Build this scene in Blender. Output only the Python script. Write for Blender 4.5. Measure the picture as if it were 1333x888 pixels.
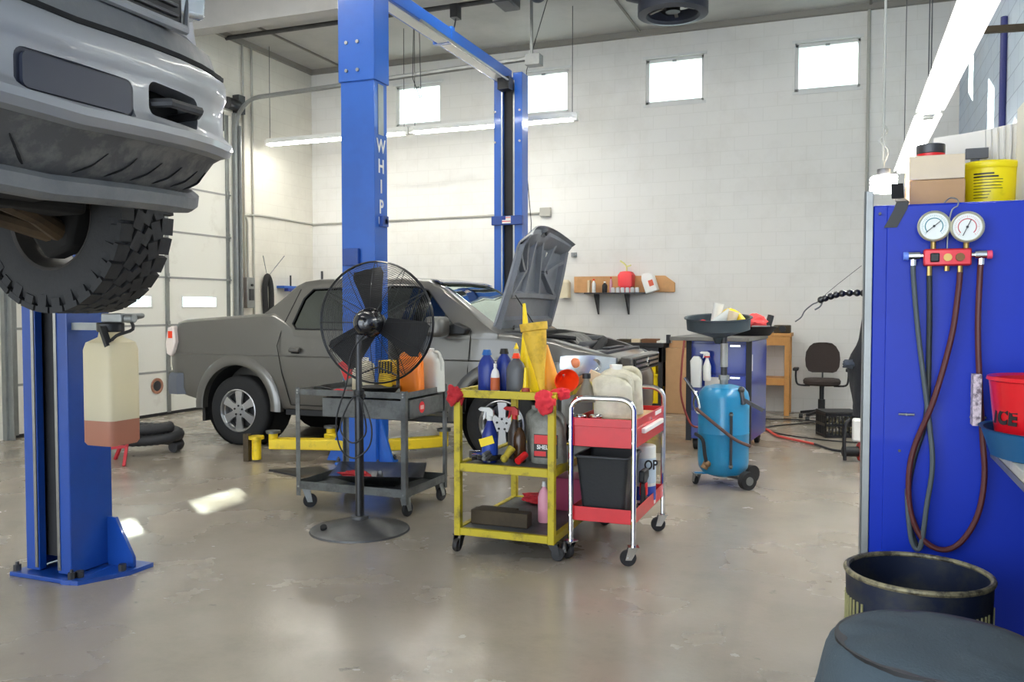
import bpy, bmesh, math, random
import numpy as np
from mathutils import Vector, Matrix, Euler, noise
for o in list(bpy.data.objects): bpy.data.objects.remove(o)
SC = bpy.context.scene; COL = SC.collection
R = math.radians; PI = math.pi
random.seed(7)
# ---------------- camera ----------------
cam_d = bpy.data.cameras.new('camera'); cam = bpy.data.objects.new('camera', cam_d); COL.objects.link(cam)
cam_d.sensor_width = 36; cam_d.lens = 36*1120/1333; cam_d.clip_start = .05; cam_d.clip_end = 200
cam.location = (0, 0, 1.5); cam.rotation_euler = (R(90)-math.atan(43/1120), 0, R(21.4))
SC.camera = cam
# ---------------- light ----------------
w = bpy.data.worlds.new('world'); SC.world = w; w.use_nodes = True
bg = w.node_tree.nodes['Background']; bg.inputs[0].default_value = (.82, .91, 1, 1); bg.inputs[1].default_value = 2.9
sun_d = bpy.data.lights.new('sun', 'SUN'); sun = bpy.data.objects.new('sun', sun_d); COL.objects.link(sun)
sun_d.energy = 22; sun_d.angle = R(.6); sun_d.color = (1, .95, .88)
sun.rotation_euler = Vector((4.4, -3.42, -1.59)).to_track_quat('-Z', 'Y').to_euler(); sun.location = (-12, 12, 5)
SC.view_settings.view_transform = 'Standard'; SC.view_settings.look = 'None'
SC.view_settings.exposure = .9; SC.view_settings.gamma = 1; SC.view_settings.use_curve_mapping = False
LAMP = 24.0      # emission of the fluorescent tubes

# ---------------- helpers ----------------
def lin(c):
    return tuple(((v/255)/12.92 if v/255 <= .04045 else ((v/255+.055)/1.055)**2.4) for v in c) + (1,)
def mat(name, col, rough=.5, metal=0, dirt=0, dcol=(60, 52, 42), dscale=5, bump=0, bscale=60, coat=0, var=0, trans=0, emis=0, spec=.5, sss=0, edge=(.45, .62)):
    m = bpy.data.materials.new(name); m.use_nodes = True; nt = m.node_tree; N = nt.nodes; L = nt.links
    b = N['Principled BSDF']; c = lin(col)
    b.inputs['Base Color'].default_value = c; b.inputs['Roughness'].default_value = rough; b.inputs['Metallic'].default_value = metal
    b.inputs['Coat Weight'].default_value = coat; b.inputs['Coat Roughness'].default_value = .06
    b.inputs['Transmission Weight'].default_value = trans; b.inputs['Specular IOR Level'].default_value = spec
    if emis: b.inputs['Emission Color'].default_value = c; b.inputs['Emission Strength'].default_value = emis
    tc = N.new('ShaderNodeTexCoord'); src = None
    if var or dirt:
        n = N.new('ShaderNodeTexNoise'); n.inputs['Scale'].default_value = dscale; n.inputs['Detail'].default_value = 6
        n.inputs['Roughness'].default_value = .65; L.new(tc.outputs['Object'], n.inputs['Vector'])
        r = N.new('ShaderNodeMapRange'); r.inputs[1].default_value = edge[0]; r.inputs[2].default_value = edge[1]
        r.inputs[3].default_value = 0; r.inputs[4].default_value = max(var, dirt); L.new(n.outputs[0], r.inputs[0])
        x = N.new('ShaderNodeMix'); x.data_type = 'RGBA'; x.inputs[6].default_value = c
        x.inputs[7].default_value = lin(dcol) if dirt else tuple(v*.55 for v in c[:3])+(1,)
        L.new(r.outputs[0], x.inputs[0]); L.new(x.outputs[2], b.inputs['Base Color'])
    if bump:
        n2 = N.new('ShaderNodeTexNoise'); n2.inputs['Scale'].default_value = bscale; n2.inputs['Detail'].default_value = 4
        L.new(tc.outputs['Object'], n2.inputs['Vector'])
        bp = N.new('ShaderNodeBump'); bp.inputs['Strength'].default_value = bump; bp.inputs['Distance'].default_value = .01
        L.new(n2.outputs[0], bp.inputs['Height']); L.new(bp.outputs[0], b.inputs['Normal'])
    return m
def glass(name, col=(235, 245, 240), gl=.12, rough=.02, trans=(240, 248, 244)):
    m = bpy.data.materials.new(name); m.use_nodes = True; nt = m.node_tree; N = nt.nodes; L = nt.links
    N.remove(N['Principled BSDF']); t = N.new('ShaderNodeBsdfTransparent'); t.inputs[0].default_value = lin(trans)
    g = N.new('ShaderNodeBsdfGlossy'); g.inputs['Roughness'].default_value = rough; g.inputs[0].default_value = lin(col)
    lw = N.new('ShaderNodeLayerWeight'); lw.inputs[0].default_value = .5; f = N.new('ShaderNodeMath'); f.operation = 'POWER'; f.inputs[1].default_value = 4; L.new(lw.outputs['Facing'], f.inputs[0])
    a = N.new('ShaderNodeMath'); a.operation = 'ADD'; a.use_clamp = True; a.inputs[1].default_value = gl+.03; L.new(f.outputs[0], a.inputs[0])
    x = N.new('ShaderNodeMixShader'); L.new(a.outputs[0], x.inputs[0]); L.new(t.outputs[0], x.inputs[1]); L.new(g.outputs[0], x.inputs[2])
    L.new(x.outputs[0], N['Material Output'].inputs[0]); return m
def cloudy(name, col, a=.5, rough=.35, dirt=0):
    """thin translucent plastic: part of the light goes straight through"""
    m = mat(name, col, rough, dirt=dirt, dcol=(120, 104, 70), dscale=9); N = m.node_tree.nodes; L = m.node_tree.links
    t = N.new('ShaderNodeBsdfTranslucent'); t.inputs[0].default_value = lin(col)
    x = N.new('ShaderNodeMixShader'); x.inputs[0].default_value = a
    L.new(N['Principled BSDF'].outputs[0], x.inputs[1]); L.new(t.outputs[0], x.inputs[2]); L.new(x.outputs[0], N['Material Output'].inputs[0]); return m
ORG = {}
def T(o, label, cat, group=None, kind=None):
    if label: o['label'] = label
    if cat: o['category'] = cat
    if group: o['group'] = group
    if kind: o['kind'] = kind
    return o
def thing(name, label, cat, loc=(0, 0, 0), rz=0, group=None):
    o = bpy.data.objects.new(name, None); o.empty_display_size = .1; COL.objects.link(o)
    o.location = loc; o.rotation_euler = (0, 0, rz); ORG[o.name] = Vector(loc)
    return T(o, label, cat, group)
class M:
    def __init__(s): s.bm = bmesh.new(); s.mk = []
    def mark(s): s.mk = list(s.bm.verts); return s
    def xf(s, mtx):
        old = set(s.mk); bmesh.ops.transform(s.bm, matrix=mtx, verts=[v for v in s.bm.verts if v not in old]); return s
    def turn(s, ang, ax, piv):
        return s.xf(Matrix.Translation(piv) @ Matrix.Rotation(ang, 4, ax) @ Matrix.Translation(-Vector(piv)))
    def box(s, x0, y0, z0, x1, y1, z1):
        v = [s.bm.verts.new(p) for p in [(x0,y0,z0),(x1,y0,z0),(x1,y1,z0),(x0,y1,z0),(x0,y0,z1),(x1,y0,z1),(x1,y1,z1),(x0,y1,z1)]]
        for f in [(3,2,1,0),(4,5,6,7),(0,1,5,4),(1,2,6,5),(2,3,7,6),(3,0,4,7)]: s.bm.faces.new([v[i] for i in f])
        return s
    def bar(s, p0, p1, w, h):
        p0 = Vector(p0); p1 = Vector(p1); d = (p1-p0); L = d.length; q = d.to_track_quat('X', 'Z').to_matrix().to_4x4()
        old = s.mk; s.mark(); s.box(0, -w/2, -h/2, L, w/2, h/2); s.xf(Matrix.Translation(p0) @ q); s.mk = old; return s
    def rings(s, rs, closed=True, cap=True, loop=False):
        V = [[s.bm.verts.new(p) for p in r] for r in rs]; n = len(V[0]); K = len(V)
        for a in range(K if loop else K-1):
            A = V[a]; B = V[(a+1) % K]
            for i in range(n if closed else n-1):
                j = (i+1) % n
                try: s.bm.faces.new((A[i], A[j], B[j], B[i]))
                except ValueError: pass
        if cap and not loop and closed:
            for r in (V[0][::-1], V[-1]):
                try: s.bm.faces.new(r)
                except ValueError: pass
        return s
    def tube(s, pts, r, n=8, closed=False, cap=True):
        P = [Vector(p) for p in pts]; K = len(P); rr = r if hasattr(r, '__len__') else [r]*K; rs = []; up = None
        for i in range(K):
            a = P[(i-1) % K] if closed or i > 0 else P[i]; b = P[(i+1) % K] if closed or i < K-1 else P[i]
            t = (b-a)
            t = t.normalized() if t.length > 1e-9 else Vector((0, 0, 1))
            if up is None: up = Vector((0, 0, 1)) if abs(t.z) < .9 else Vector((1, 0, 0))
            u = up - t*up.dot(t)
            u = u.normalized() if u.length > 1e-6 else t.orthogonal().normalized()
            up = u; v = t.cross(u)
            rs.append([P[i] + (u*math.cos(2*PI*k/n) + v*math.sin(2*PI*k/n))*rr[i] for k in range(n)])
        return s.rings(rs, True, cap, closed)
    def cyl(s, p0, p1, r, r2=None, n=16, cap=True): return s.tube([p0, p1], [r, r if r2 is None else r2], n, cap=cap)
    def lathe(s, prof, c=(0, 0, 0), n=24, ax='z', cap=False, loop=False):
        c = Vector(c); rs = []
        for r, h in prof:
            ring = []
            for k in range(n):
                a = 2*PI*k/n; x, y = r*math.cos(a), r*math.sin(a)
                ring.append(c + (Vector((x, y, h)) if ax == 'z' else Vector((x, h, -y)) if ax == 'y' else Vector((h, x, y))))
            rs.append(ring)
        return s.rings(rs, True, cap, loop)
    def prism(s, poly, ax, a, b):
        f = {'y': lambda p, t: (p[0], t, p[1]), 'x': lambda p, t: (t, p[0], p[1]), 'z': lambda p, t: (p[0], p[1], t)}[ax]
        return s.rings([[f(p, a) for p in poly], [f(p, b) for p in poly]])
    def ball(s, c, r, sub=2, sq=(1, 1, 1), nz=0, ns=8):
        c = Vector(c); g = bmesh.ops.create_icosphere(s.bm, subdivisions=sub, radius=1)
        for v in g['verts']:
            p = v.co.copy(); k = 1 + nz*noise.noise(p*ns*.3 + c*7) if nz else 1
            v.co = c + Vector((p.x*r*sq[0], p.y*r*sq[1], p.z*r*sq[2]))*k
        return s
    def build(s, name, m, parent=None, bev=0, ang=35, local=False, sub=0, flat=False, seg=2, solid=0):
        bm = s.bm; bmesh.ops.remove_doubles(bm, verts=bm.verts, dist=1e-5)
        if parent is not None and not local: bmesh.ops.translate(bm, verts=bm.verts, vec=-ORG[parent.name])
        loc = Vector((0, 0, 0))
        if parent is None:
            xs = [v.co for v in bm.verts]; mn = [min(c[i] for c in xs) for i in range(3)]; mx = [max(c[i] for c in xs) for i in range(3)]
            loc = Vector(((mn[0]+mx[0])/2, (mn[1]+mx[1])/2, mn[2])); bmesh.ops.translate(bm, verts=bm.verts, vec=-loc)
        bmesh.ops.recalc_face_normals(bm, faces=bm.faces)
        for f in bm.faces: f.smooth = not flat
        for e in bm.edges:
            if len(e.link_faces) > 2 or (len(e.link_faces) == 2 and e.calc_face_angle(0) > R(ang)): e.smooth = False
        me = bpy.data.meshes.new(name); bm.to_mesh(me); bm.free(); me.materials.append(m)
        o = bpy.data.objects.new(name, me); COL.objects.link(o); o.location = loc
        if parent is not None: o.parent = parent; ORG[o.name] = ORG.get(parent.name, Vector())
        else: ORG[o.name] = loc
        if solid:
            d = o.modifiers.new('s', 'SOLIDIFY'); d.thickness = solid; d.offset = 0
        if bev:
            d = o.modifiers.new('b', 'BEVEL'); d.width = bev; d.segments = seg; d.limit_method = 'ANGLE'; d.angle_limit = R(40)
        if sub:
            d = o.modifiers.new('u', 'SUBSURF'); d.levels = sub; d.render_levels = sub
        return o
def text(name, body, size, m, parent, loc, rot, ext=.0008, bold=0, local=False, ww=1):
    cu = bpy.data.curves.new(name, 'FONT'); cu.body = body; cu.size = size; cu.extrude = ext; cu.offset = bold; cu.align_x = 'CENTER'; cu.align_y = 'CENTER'
    t = bpy.data.objects.new('tmp', cu); COL.objects.link(t); bpy.context.view_layer.update()
    me = bpy.data.meshes.new_from_object(t.evaluated_get(bpy.context.evaluated_depsgraph_get())); bpy.data.objects.remove(t)
    me.materials.clear(); me.materials.append(m)
    L = Vector(loc) if local else Vector(loc) - ORG[parent.name]
    me.transform(Matrix.Translation(L) @ Euler(rot).to_matrix().to_4x4() @ Matrix.Diagonal((ww, 1, 1, 1)))
    o = bpy.data.objects.new(name, me); COL.objects.link(o); o.parent = parent; ORG[o.name] = ORG.get(parent.name, Vector()); return o
def cut(o, cutters):
    """subtract closed meshes from o for good and delete the cutters"""
    for c in cutters:
        d = o.modifiers.new('c', 'BOOLEAN'); d.operation = 'DIFFERENCE'; d.solver = 'EXACT'; d.object = c
    bpy.context.view_layer.update()
    me = bpy.data.meshes.new_from_object(o.evaluated_get(bpy.context.evaluated_depsgraph_get()))
    o.modifiers.clear(); old = o.data; o.data = me; bpy.data.meshes.remove(old)
    for c in cutters: bpy.data.objects.remove(c)
    bm = bmesh.new(); bm.from_mesh(me)
    for f in bm.faces: f.smooth = True
    for e in bm.edges: e.smooth = not (len(e.link_faces) == 2 and e.calc_face_angle(0) > R(33))
    bm.to_mesh(me); bm.free(); return o
def dup(root, loc, rz=None, label=None, group=None):
    r = root.copy(); COL.objects.link(r); r.location = loc; ORG[r.name] = Vector(loc)
    if rz is not None: r.rotation_euler = (0, 0, rz)
    if label: r['label'] = label
    if group: r['group'] = group
    for ch in list(root.children):
        c = ch.copy(); COL.objects.link(c); c.parent = r
        for g in list(ch.children):
            d = g.copy(); COL.objects.link(d); d.parent = c
    return r
def spline(pts, k=6):
    P = [Vector(p) for p in pts]; out = []
    for i in range(len(P)-1):
        a = P[max(i-1, 0)]; b = P[i]; c = P[i+1]; d = P[min(i+2, len(P)-1)]
        for j in range(k):
            t = j/k; out.append(.5*((2*b)+(c-a)*t+(2*a-5*b+4*c-d)*t*t+(3*b-a-3*c+d)*t**3))
    out.append(P[-1]); return out
FY = (PI/2, 0, 0); FX = (PI/2, 0, PI/2)     # lettering facing -y / +x

# ---------------- materials ----------------
blk = mat('black_plastic', (26, 26, 28), .45); blk_d = mat('dusty_black', (38, 37, 38), .6, var=.5); rubber = mat('rubber', (34, 33, 34), .75, bump=.2)
steel = mat('steel', (170, 170, 168), .3, 1, var=.3); chrome = mat('chrome', (225, 225, 225), .12, 1); dsteel = mat('dark_steel', (84, 84, 86), .45, .8, var=.4)
galv = mat('galvanized', (150, 152, 150), .45, .7, var=.3); cond = mat('painted_conduit', (172, 170, 160), .6)
blue = mat('blue_paint', (26, 92, 186), .35, coat=.4, dirt=.3, dcol=(18, 70, 150), dscale=1.5, bump=.04); blue_n = mat('blue_paint_deep', (14, 66, 150), .38, coat=.4, var=.35, dscale=2)
yel = mat('worn_yellow_paint', (192, 172, 26), .5, dirt=.85, dcol=(88, 74, 30), dscale=11, edge=(.52, .7), bump=.1); yel_c = mat('yellow_lift_paint', (232, 200, 30), .4, dirt=.4, dscale=7, edge=(.55, .7))
yplast = mat('yellow_plastic', (242, 200, 20), .4, dirt=.5, dcol=(150, 108, 20), dscale=9, edge=(.5, .75)); ylid = mat('bright_yellow_plastic', (246, 214, 10), .35)
red = mat('red_paint', (214, 24, 34), .35, coat=.3, var=.2); redp = mat('red_plastic', (215, 30, 32), .35); rag = mat('red_rag', (186, 40, 48), .9, var=.4, dscale=20, bump=.5, bscale=90)
white = mat('white_plastic', (232, 231, 226), .4); paper = mat('paper', (226, 222, 214), .8); cream = mat('cream_card', (224, 204, 172), .8, var=.1); card = mat('cardboard', (190, 150, 108), .85, var=.15)
orange = mat('orange_plastic', (240, 128, 30), .4); oran = mat('orange_red_plastic', (250, 66, 16), .4); navy = mat('blue_bottle', (24, 50, 138), .35); lblue = mat('teal_blue_paint', (22, 132, 180), .35, coat=.4, dirt=.5, dcol=(14, 70, 100), dscale=4, edge=(.55, .8), bump=.05)
jug_w = cloudy('dirty_white_jug', (238, 233, 214), .35, dirt=.35); jug_g = mat('grey_jug', (150, 150, 140), .45, dirt=.4, dscale=8); wood = mat('wood', (196, 140, 74), .55, var=.35, dscale=4); wood_d = mat('oily_wood', (74, 62, 44), .8, var=.6, dscale=9)
emit = mat('lamp_tube', (255, 253, 246), .5, emis=LAMP); lampw = mat('lamp_housing', (236, 236, 230), .5)
cgrey = mat('cart_grey_steel', (112, 114, 112), .45, .5, dirt=.5, dcol=(50, 48, 45), dscale=8)
# ================= setting =================
def blockmat(name, axis, c1, c2, cm, tint=None, hs=.2, ws=.4):
    m = bpy.data.materials.new(name); m.use_nodes = True; nt = m.node_tree; N = nt.nodes; L = nt.links; b = N['Principled BSDF']
    g = N.new('ShaderNodeNewGeometry'); s = N.new('ShaderNodeSeparateXYZ'); c = N.new('ShaderNodeCombineXYZ'); L.new(g.outputs['Position'], s.inputs[0])
    L.new(s.outputs[axis], c.inputs[0]); L.new(s.outputs['Z'], c.inputs[1])
    k = N.new('ShaderNodeTexBrick'); k.inputs['Scale'].default_value = 1; k.inputs['Brick Width'].default_value = ws; k.inputs['Row Height'].default_value = hs
    k.inputs['Mortar Size'].default_value = .006; k.inputs['Mortar Smooth'].default_value = .6
    k.inputs['Color1'].default_value = lin(c1); k.inputs['Color2'].default_value = lin(c2); k.inputs['Mortar'].default_value = lin(cm); L.new(c.outputs[0], k.inputs['Vector'])
    n = N.new('ShaderNodeTexNoise'); n.inputs['Scale'].default_value = 1.1; n.inputs['Detail'].default_value = 8; n.inputs['Roughness'].default_value = .7; L.new(g.outputs['Position'], n.inputs['Vector'])
    r = N.new('ShaderNodeMapRange'); r.inputs[1].default_value = .5; r.inputs[2].default_value = .8; r.inputs[4].default_value = .3; L.new(n.outputs[0], r.inputs[0])
    x = N.new('ShaderNodeMix'); x.data_type = 'RGBA'; L.new(r.outputs[0], x.inputs[0]); L.new(k.outputs['Color'], x.inputs[6]); x.inputs[7].default_value = lin((176, 168, 152)); L.new(x.outputs[2], b.inputs['Base Color'])
    bp = N.new('ShaderNodeBump'); bp.inputs['Strength'].default_value = .12; bp.inputs['Distance'].default_value = .004; bp.invert = True
    L.new(k.outputs['Fac'], bp.inputs['Height']); L.new(bp.outputs[0], b.inputs['Normal']); b.inputs['Roughness'].default_value = .75; b.inputs['Specular IOR Level'].default_value = .3
    return m
wall_m = blockmat('painted_block', 'X', (226, 224, 218), (224, 222, 216), (217, 215, 208)); wall_l = blockmat('painted_block_warm', 'Y', (228, 224, 212), (226, 222, 210), (219, 214, 202))
wall_r = blockmat('blue_grey_block', 'Y', (196, 208, 222), (190, 203, 219), (150, 164, 186))
def struct(mb, name, m, parent=None, **k):
    o = mb.build(name, m, parent, **k)
    if parent is None: o['kind'] = 'structure'
    return o
# floor
fm = bpy.data.materials.new('polished_concrete'); fm.use_nodes = True; nt = fm.node_tree; N = nt.nodes; L = nt.links; b = N['Principled BSDF']
g = N.new('ShaderNodeNewGeometry')
def nz(sc, det=8, ro=.65):
    n = N.new('ShaderNodeTexNoise'); n.inputs['Scale'].default_value = sc; n.inputs['Detail'].default_value = det; n.inputs['Roughness'].default_value = ro; L.new(g.outputs['Position'], n.inputs['Vector']); return n
def mr(src, a, b_, c, d):
    r = N.new('ShaderNodeMapRange'); r.inputs[1].default_value = a; r.inputs[2].default_value = b_; r.inputs[3].default_value = c; r.inputs[4].default_value = d; L.new(src.outputs[0], r.inputs[0]); return r
def mx(f, A, B):
    x = N.new('ShaderNodeMix'); x.data_type = 'RGBA'; L.new(f.outputs[0], x.inputs[0])
    if isinstance(A, tuple): x.inputs[6].default_value = A
    else: L.new(A.outputs[2], x.inputs[6])
    x.inputs[7].default_value = B; return x
a1 = mx(mr(nz(.55, 4, .5), .3, .7, 0, 1), lin((156, 146, 132)), lin((138, 129, 116)))
a2 = mx(mr(nz(2.1, 10, .7), .48, .85, 0, .55), a1, lin((112, 104, 92)))
a3 = mx(mr(nz(6.5, 6), .66, .74, 0, .8), a2, lin((78, 72, 66)))
a4 = mx(mr(nz(1.2, 3, .5), .45, .8, 0, .25), a3, lin((176, 168, 156)))
L.new(a4.outputs[2], b.inputs['Base Color']); L.new(mr(nz(1.3, 6, .55), .35, .7, .12, .38).outputs[0], b.inputs['Roughness'])
bp = N.new('ShaderNodeBump'); bp.inputs['Strength'].default_value = .1; bp.inputs['Distance'].default_value = .01; L.new(nz(30).outputs[0], bp.inputs['Height']); L.new(bp.outputs[0], b.inputs['Normal'])
struct(M().box(-9.2, -4, -.2, 1.6, 13.3, 0), 'floor', fm)
def holed(name, m, ax, a, b_, u0, u1, v0, v1, holes):
    mb = M(); us = sorted({u0, u1, *[h[0] for h in holes], *[h[1] for h in holes]}); vs = sorted({v0, v1, *[h[2] for h in holes], *[h[3] for h in holes]})
    for i in range(len(us)-1):
        for j in range(len(vs)-1):
            cu, cv = (us[i]+us[i+1])/2, (vs[j]+vs[j+1])/2
            if any(h[0] < cu < h[1] and h[2] < cv < h[3] for h in holes): continue
            if ax == 'y': mb.box(us[i], a, vs[j], us[i+1], b_, vs[j+1])
            else: mb.box(a, us[i], vs[j], b_, us[i+1], vs[j+1])
    return struct(mb, name, m, flat=True)
WIN = [(-7.21, -6.36), (-4.98, -4.14), (-2.92, -2.05), (-.77, .1)]
holed('wall_back', wall_m, 'y', 13, 13.25, -9.15, 1.58, 0, 5.9, [(a, b_, 4.57, 5.25) for a, b_ in WIN])
holed('wall_left', wall_l, 'x', -9.15, -8.9, -4, 13, 0, 5.9, [(7.05, 10.85, 0, 4.45)])
struct(M().box(1.33, -4, 0, 1.58, 13, 5.9), 'wall_right', wall_r)
holed('wall_front', wall_m, 'y', -4.25, -4, -9.15, 1.58, 0, 5.9, [(-8.6, 1.0, 0, 5.0)])  # unseen wall, opened wide to let soft daylight into the room
ceil_m = mat('ceiling_paint', (172, 170, 166), .7, var=.35, dscale=.7)
struct(M().box(-9.15, -4.25, 5.68, 1.58, 13.25, 5.9), 'ceiling', ceil_m)
struct(M().box(-8.9, 9.5, 5.3, -3.6, 9.75, 5.68), 'trim_1', ceil_m)
struct(M().tube([(-8.88, 10.75, 5.6), (-1.2, 10.75, 5.6)], .035), 'trim_2', dsteel)
struct(M().box(-8.9, 12.93, 5.6, 1.33, 13, 5.68).box(-8.9, 4, 5.6, -8.84, 13, 5.68), 'trim_3', mat('cornice_grey', (140, 136, 128), .7))
seam = mat('ceiling_seam', (120, 116, 110), .8)
struct(M().box(-8.25, 9.8, 5.655, -8.22, 13, 5.68).box(-3.02, 9.8, 5.655, -2.99, 13, 5.68).box(.2, 4, 5.655, .23, 13, 5.68), 'trim_4', seam)
sashm = mat('window_frame_paint', (214, 214, 210), .5)
wg = glass('window_glass', gl=.02)
for i, (a, b_) in enumerate(WIN):
    mb = M()
    for x0, z0, x1, z1 in [(a, 4.57, a+.05, 5.25), (b_-.04, 4.57, b_, 5.25), (a, 4.57, b_, 4.62), (a, 5.2, b_, 5.25)]: mb.box(x0, 13.03, z0, x1, 13.09, z1)
    o = struct(mb, 'window_%d' % (i+1), sashm, bev=.006)
    M().box(a-.04, 12.975, 5.25, b_+.04, 13.02, 5.29).box(a-.03, 12.985, 4.53, b_+.03, 13.02, 4.57).build('window_sill', sashm, o)
    M().box((a+b_)/2-.03, 12.99, 5.18, (a+b_)/2+.03, 13.04, 5.21).build('window_latch', galv, o)
    M().box(a+.05, 13.055, 4.62, b_-.04, 13.062, 5.2).build('window_pane', wg, o)
# sectional overhead door in the left wall
door_m = mat('door_panel', (232, 230, 220), .4, dirt=.35, dcol=(150, 132, 112), dscale=2.2, edge=(.58, .8)); stile = mat('door_stile', (150, 150, 146), .5)
zs = [0.03, .61, 1.26, 1.93, 2.58, 3.23, 3.87, 4.45]
WD = [(7.25, 8.0), (8.48, 9.22), (9.78, 10.52)]
mb = M()
for i in range(7):
    z0, z1 = zs[i]+.008, zs[i+1]-.008
    if i == 2:
        us = [7.07]+[v for p in WD for v in p]+[10.83]
        for a, b_ in WD: mb.box(-8.98, a, z0, -8.93, b_, 1.5); mb.box(-8.98, a, 1.68, -8.93, b_, z1)
        for k in range(0, 8, 2): mb.box(-8.98, us[k], z0, -8.93, us[k+1], z1)
    else: mb.box(-8.98, 7.07, z0, -8.93, 10.83, z1)
    mb.box(-8.97, 7.07, zs[i], -8.95, 10.83, zs[i+1])if i != 2 else None
dr = struct(mb, 'door_1', door_m)
for z in zs[1:-1]: M().box(-8.935, 7.07, z-.014, -8.925, 10.83, z+.014).build('panel_seam', stile, dr)
for y in (7.1, 8.2, 9.5, 10.78): M().box(-8.93, y-.035, .03, -8.915, y+.035, 4.45).build('stile', galv, dr)
for y in (8.2, 9.5, 10.78):
    for z in zs[1:-1]: M().box(-8.915, y-.03, z-.06, -8.90, y+.03, z+.06).cyl((-8.895, y-.035, z), (-8.895, y+.035, z), .014).build('hinge', galv, dr)
for a, b_ in WD:
    mb = M(); mb.box(-8.99, a, 1.5, -8.92, b_, 1.52); mb.box(-8.99, a, 1.66, -8.92, b_, 1.68); mb.box(-8.99, a, 1.5, -8.92, a+.02, 1.68); mb.box(-8.99, b_-.02, 1.5, -8.92, b_, 1.68)
    f = mb.build('window_frame', white, dr, bev=.004); M().box(-8.96, a+.02, 1.52, -8.955, b_-.02, 1.66).build('window_pane', wg, f)
ev = M().lathe([(.07, 0), (.085, .012), (.11, .012), (.11, 0)], (-8.925, 9.28, .42), 24, 'x').build('exhaust_port', mat('rusty_ring', (170, 120, 96), .7, var=.5), dr)
M().lathe([(.001, .006), (.07, .006)], (-8.925, 9.28, .42), 20, 'x').build('port_flap', dsteel, ev)
M().box(-8.94, 7.07, 0, -8.92, 10.83, .04).build('bottom_seal', rubber, dr)
# door jambs, tracks
for n, y in ((5, 10.93), (6, 6.97)):
    struct(M().box(-8.9, y-.05, 0, -8.84, y+.05, 4.5).box(-8.84, y-.02, 0, -8.76, y+.0, 4.3), 'trim_%d' % n, galv)
tr = thing('garage_door_track', 'galvanized overhead door track curving from the jamb and running under the ceiling', 'door track', (-8.85, 10.88, 1))
pts = [(-8.84, 10.88, .1), (-8.84, 10.88, 4.2)] + [(-8.84+.45*(1-math.cos(a)), 10.88, 4.2+.5*math.sin(a)) for a in np.linspace(.2, PI/2, 7)] + [(-4.05, 10.88, 4.82)]
M().tube(pts, .035, 6).build('rail', galv, tr)
M().box(-4.05, 10.8, 4.72, -3.85, 10.96, 4.86).build('end_bracket', galv, tr)
M().box(-4.0, 10.86, 4.82, -3.97, 10.9, 5.68).build('hanger', galv, tr)
M().cyl((-8.84, 10.95, 4.62), (-8.84, 10.7, 4.62), .09, n=14).box(-8.9, 10.9, 4.5, -8.78, 11.05, 4.78).build('cable_drum', dsteel, tr)
# conduits
def pipe(pts, r, label, grp=None, name='conduit', m=None, cat='conduit'):
    return T(M().tube(pts, r, 8).build(name, m or cond), label, cat, grp)
pipe([(-8.88, 10.98, .3), (-8.88, 10.98, 4.1)], .04, 'pale orange-pink pipe rising beside the overhead door jamb', name='pipe', m=mat('pink_pipe', (206, 170, 150), .6), cat='pipe')
pipe(spline([(-8.88, 11.2, 1.95), (-8.88, 11.2, 2.8), (-8.88, 11.3, 2.98), (-8.88, 12.8, 2.98), (-8.86, 12.97, 2.98), (-8.6, 12.975, 2.98), (-4.6, 12.975, 3.01)], 5), .016, 'thin cream conduit running level along the left and back walls')
pipe([(-8.88, 11.12, 1.95), (-8.88, 11.12, 5.6)], .016, 'cream conduit rising from the grey switch box to the ceiling, nearer the door')
pipe([(-8.88, 11.34, 1.3), (-8.88, 11.34, 5.6)], .016, 'cream conduit rising left of the black hose on the wall, farther from the door')
pipe([(.2, 12.97, 0.3), (.2, 12.97, 5.6)], .022, 'vertical cream conduit on the back wall behind the spiral bulb')
T(M().box(-4.6, 12.93, 2.95, -4.42, 13, 3.09).build('junction_box', cond, bev=.008), 'small cream junction box at the end of the level wall conduit', 'junction box')
sb = thing('switch_box', 'grey electrical switch box on the left wall beside the door track', 'switch box', (-8.86, 11.16, 1.45))
M().box(-8.9, 11.07, 1.5, -8.8, 11.26, 1.98).build('enclosure', galv, sb, bev=.008); M().box(-8.8, 11.12, 1.62, -8.785, 11.22, 1.8).build('cover', dsteel, sb); M().cyl((-8.79, 11.17, 1.86), (-8.77, 11.17, 1.86), .02).build('button', blk, sb)
T(M().tube(spline([(-8.86, 11.62, 1.3), (-8.84, 11.56, 1.8), (-8.83, 11.62, 2.02), (-8.82, 11.7, 1.8), (-8.83, 11.7, 1.2)], 8), .045, 10).build('hose', rubber), 'black ribbed hose looped over a hook on the left wall', 'hose')
T(M().tube([(-8.86, 11.55, 2.35), (-8.84, 11.63, 2.0), (-8.7, 11.9, 2.36)], .008).build('hose_hook', galv), 'thin bent wire hook holding the black hose on the left wall', 'hook')
kb = thing('wall_hook', 'blue wall-mounted tool hanger behind the pickup bed', 'tool hanger', (-8.6, 12.1, 1.75))
M().box(-8.9, 11.95, 1.83, -8.75, 12.5, 1.87).build('bar', blue, kb); M().cyl((-8.8, 12.2, 1.7), (-8.8, 12.2, 2.05), .014).build('pin', blk, kb); M().box(-8.82, 12.05, 1.78, -8.74, 12.35, 1.83).build('clip', navy, kb)
T(M().cyl((-8.7, 12.98, 1.5), (-8.7, 12.98, 2.15), .02).build('iron_rod', dsteel), 'short dark rod fixed upright on the back wall near the left corner', 'rod')
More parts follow.
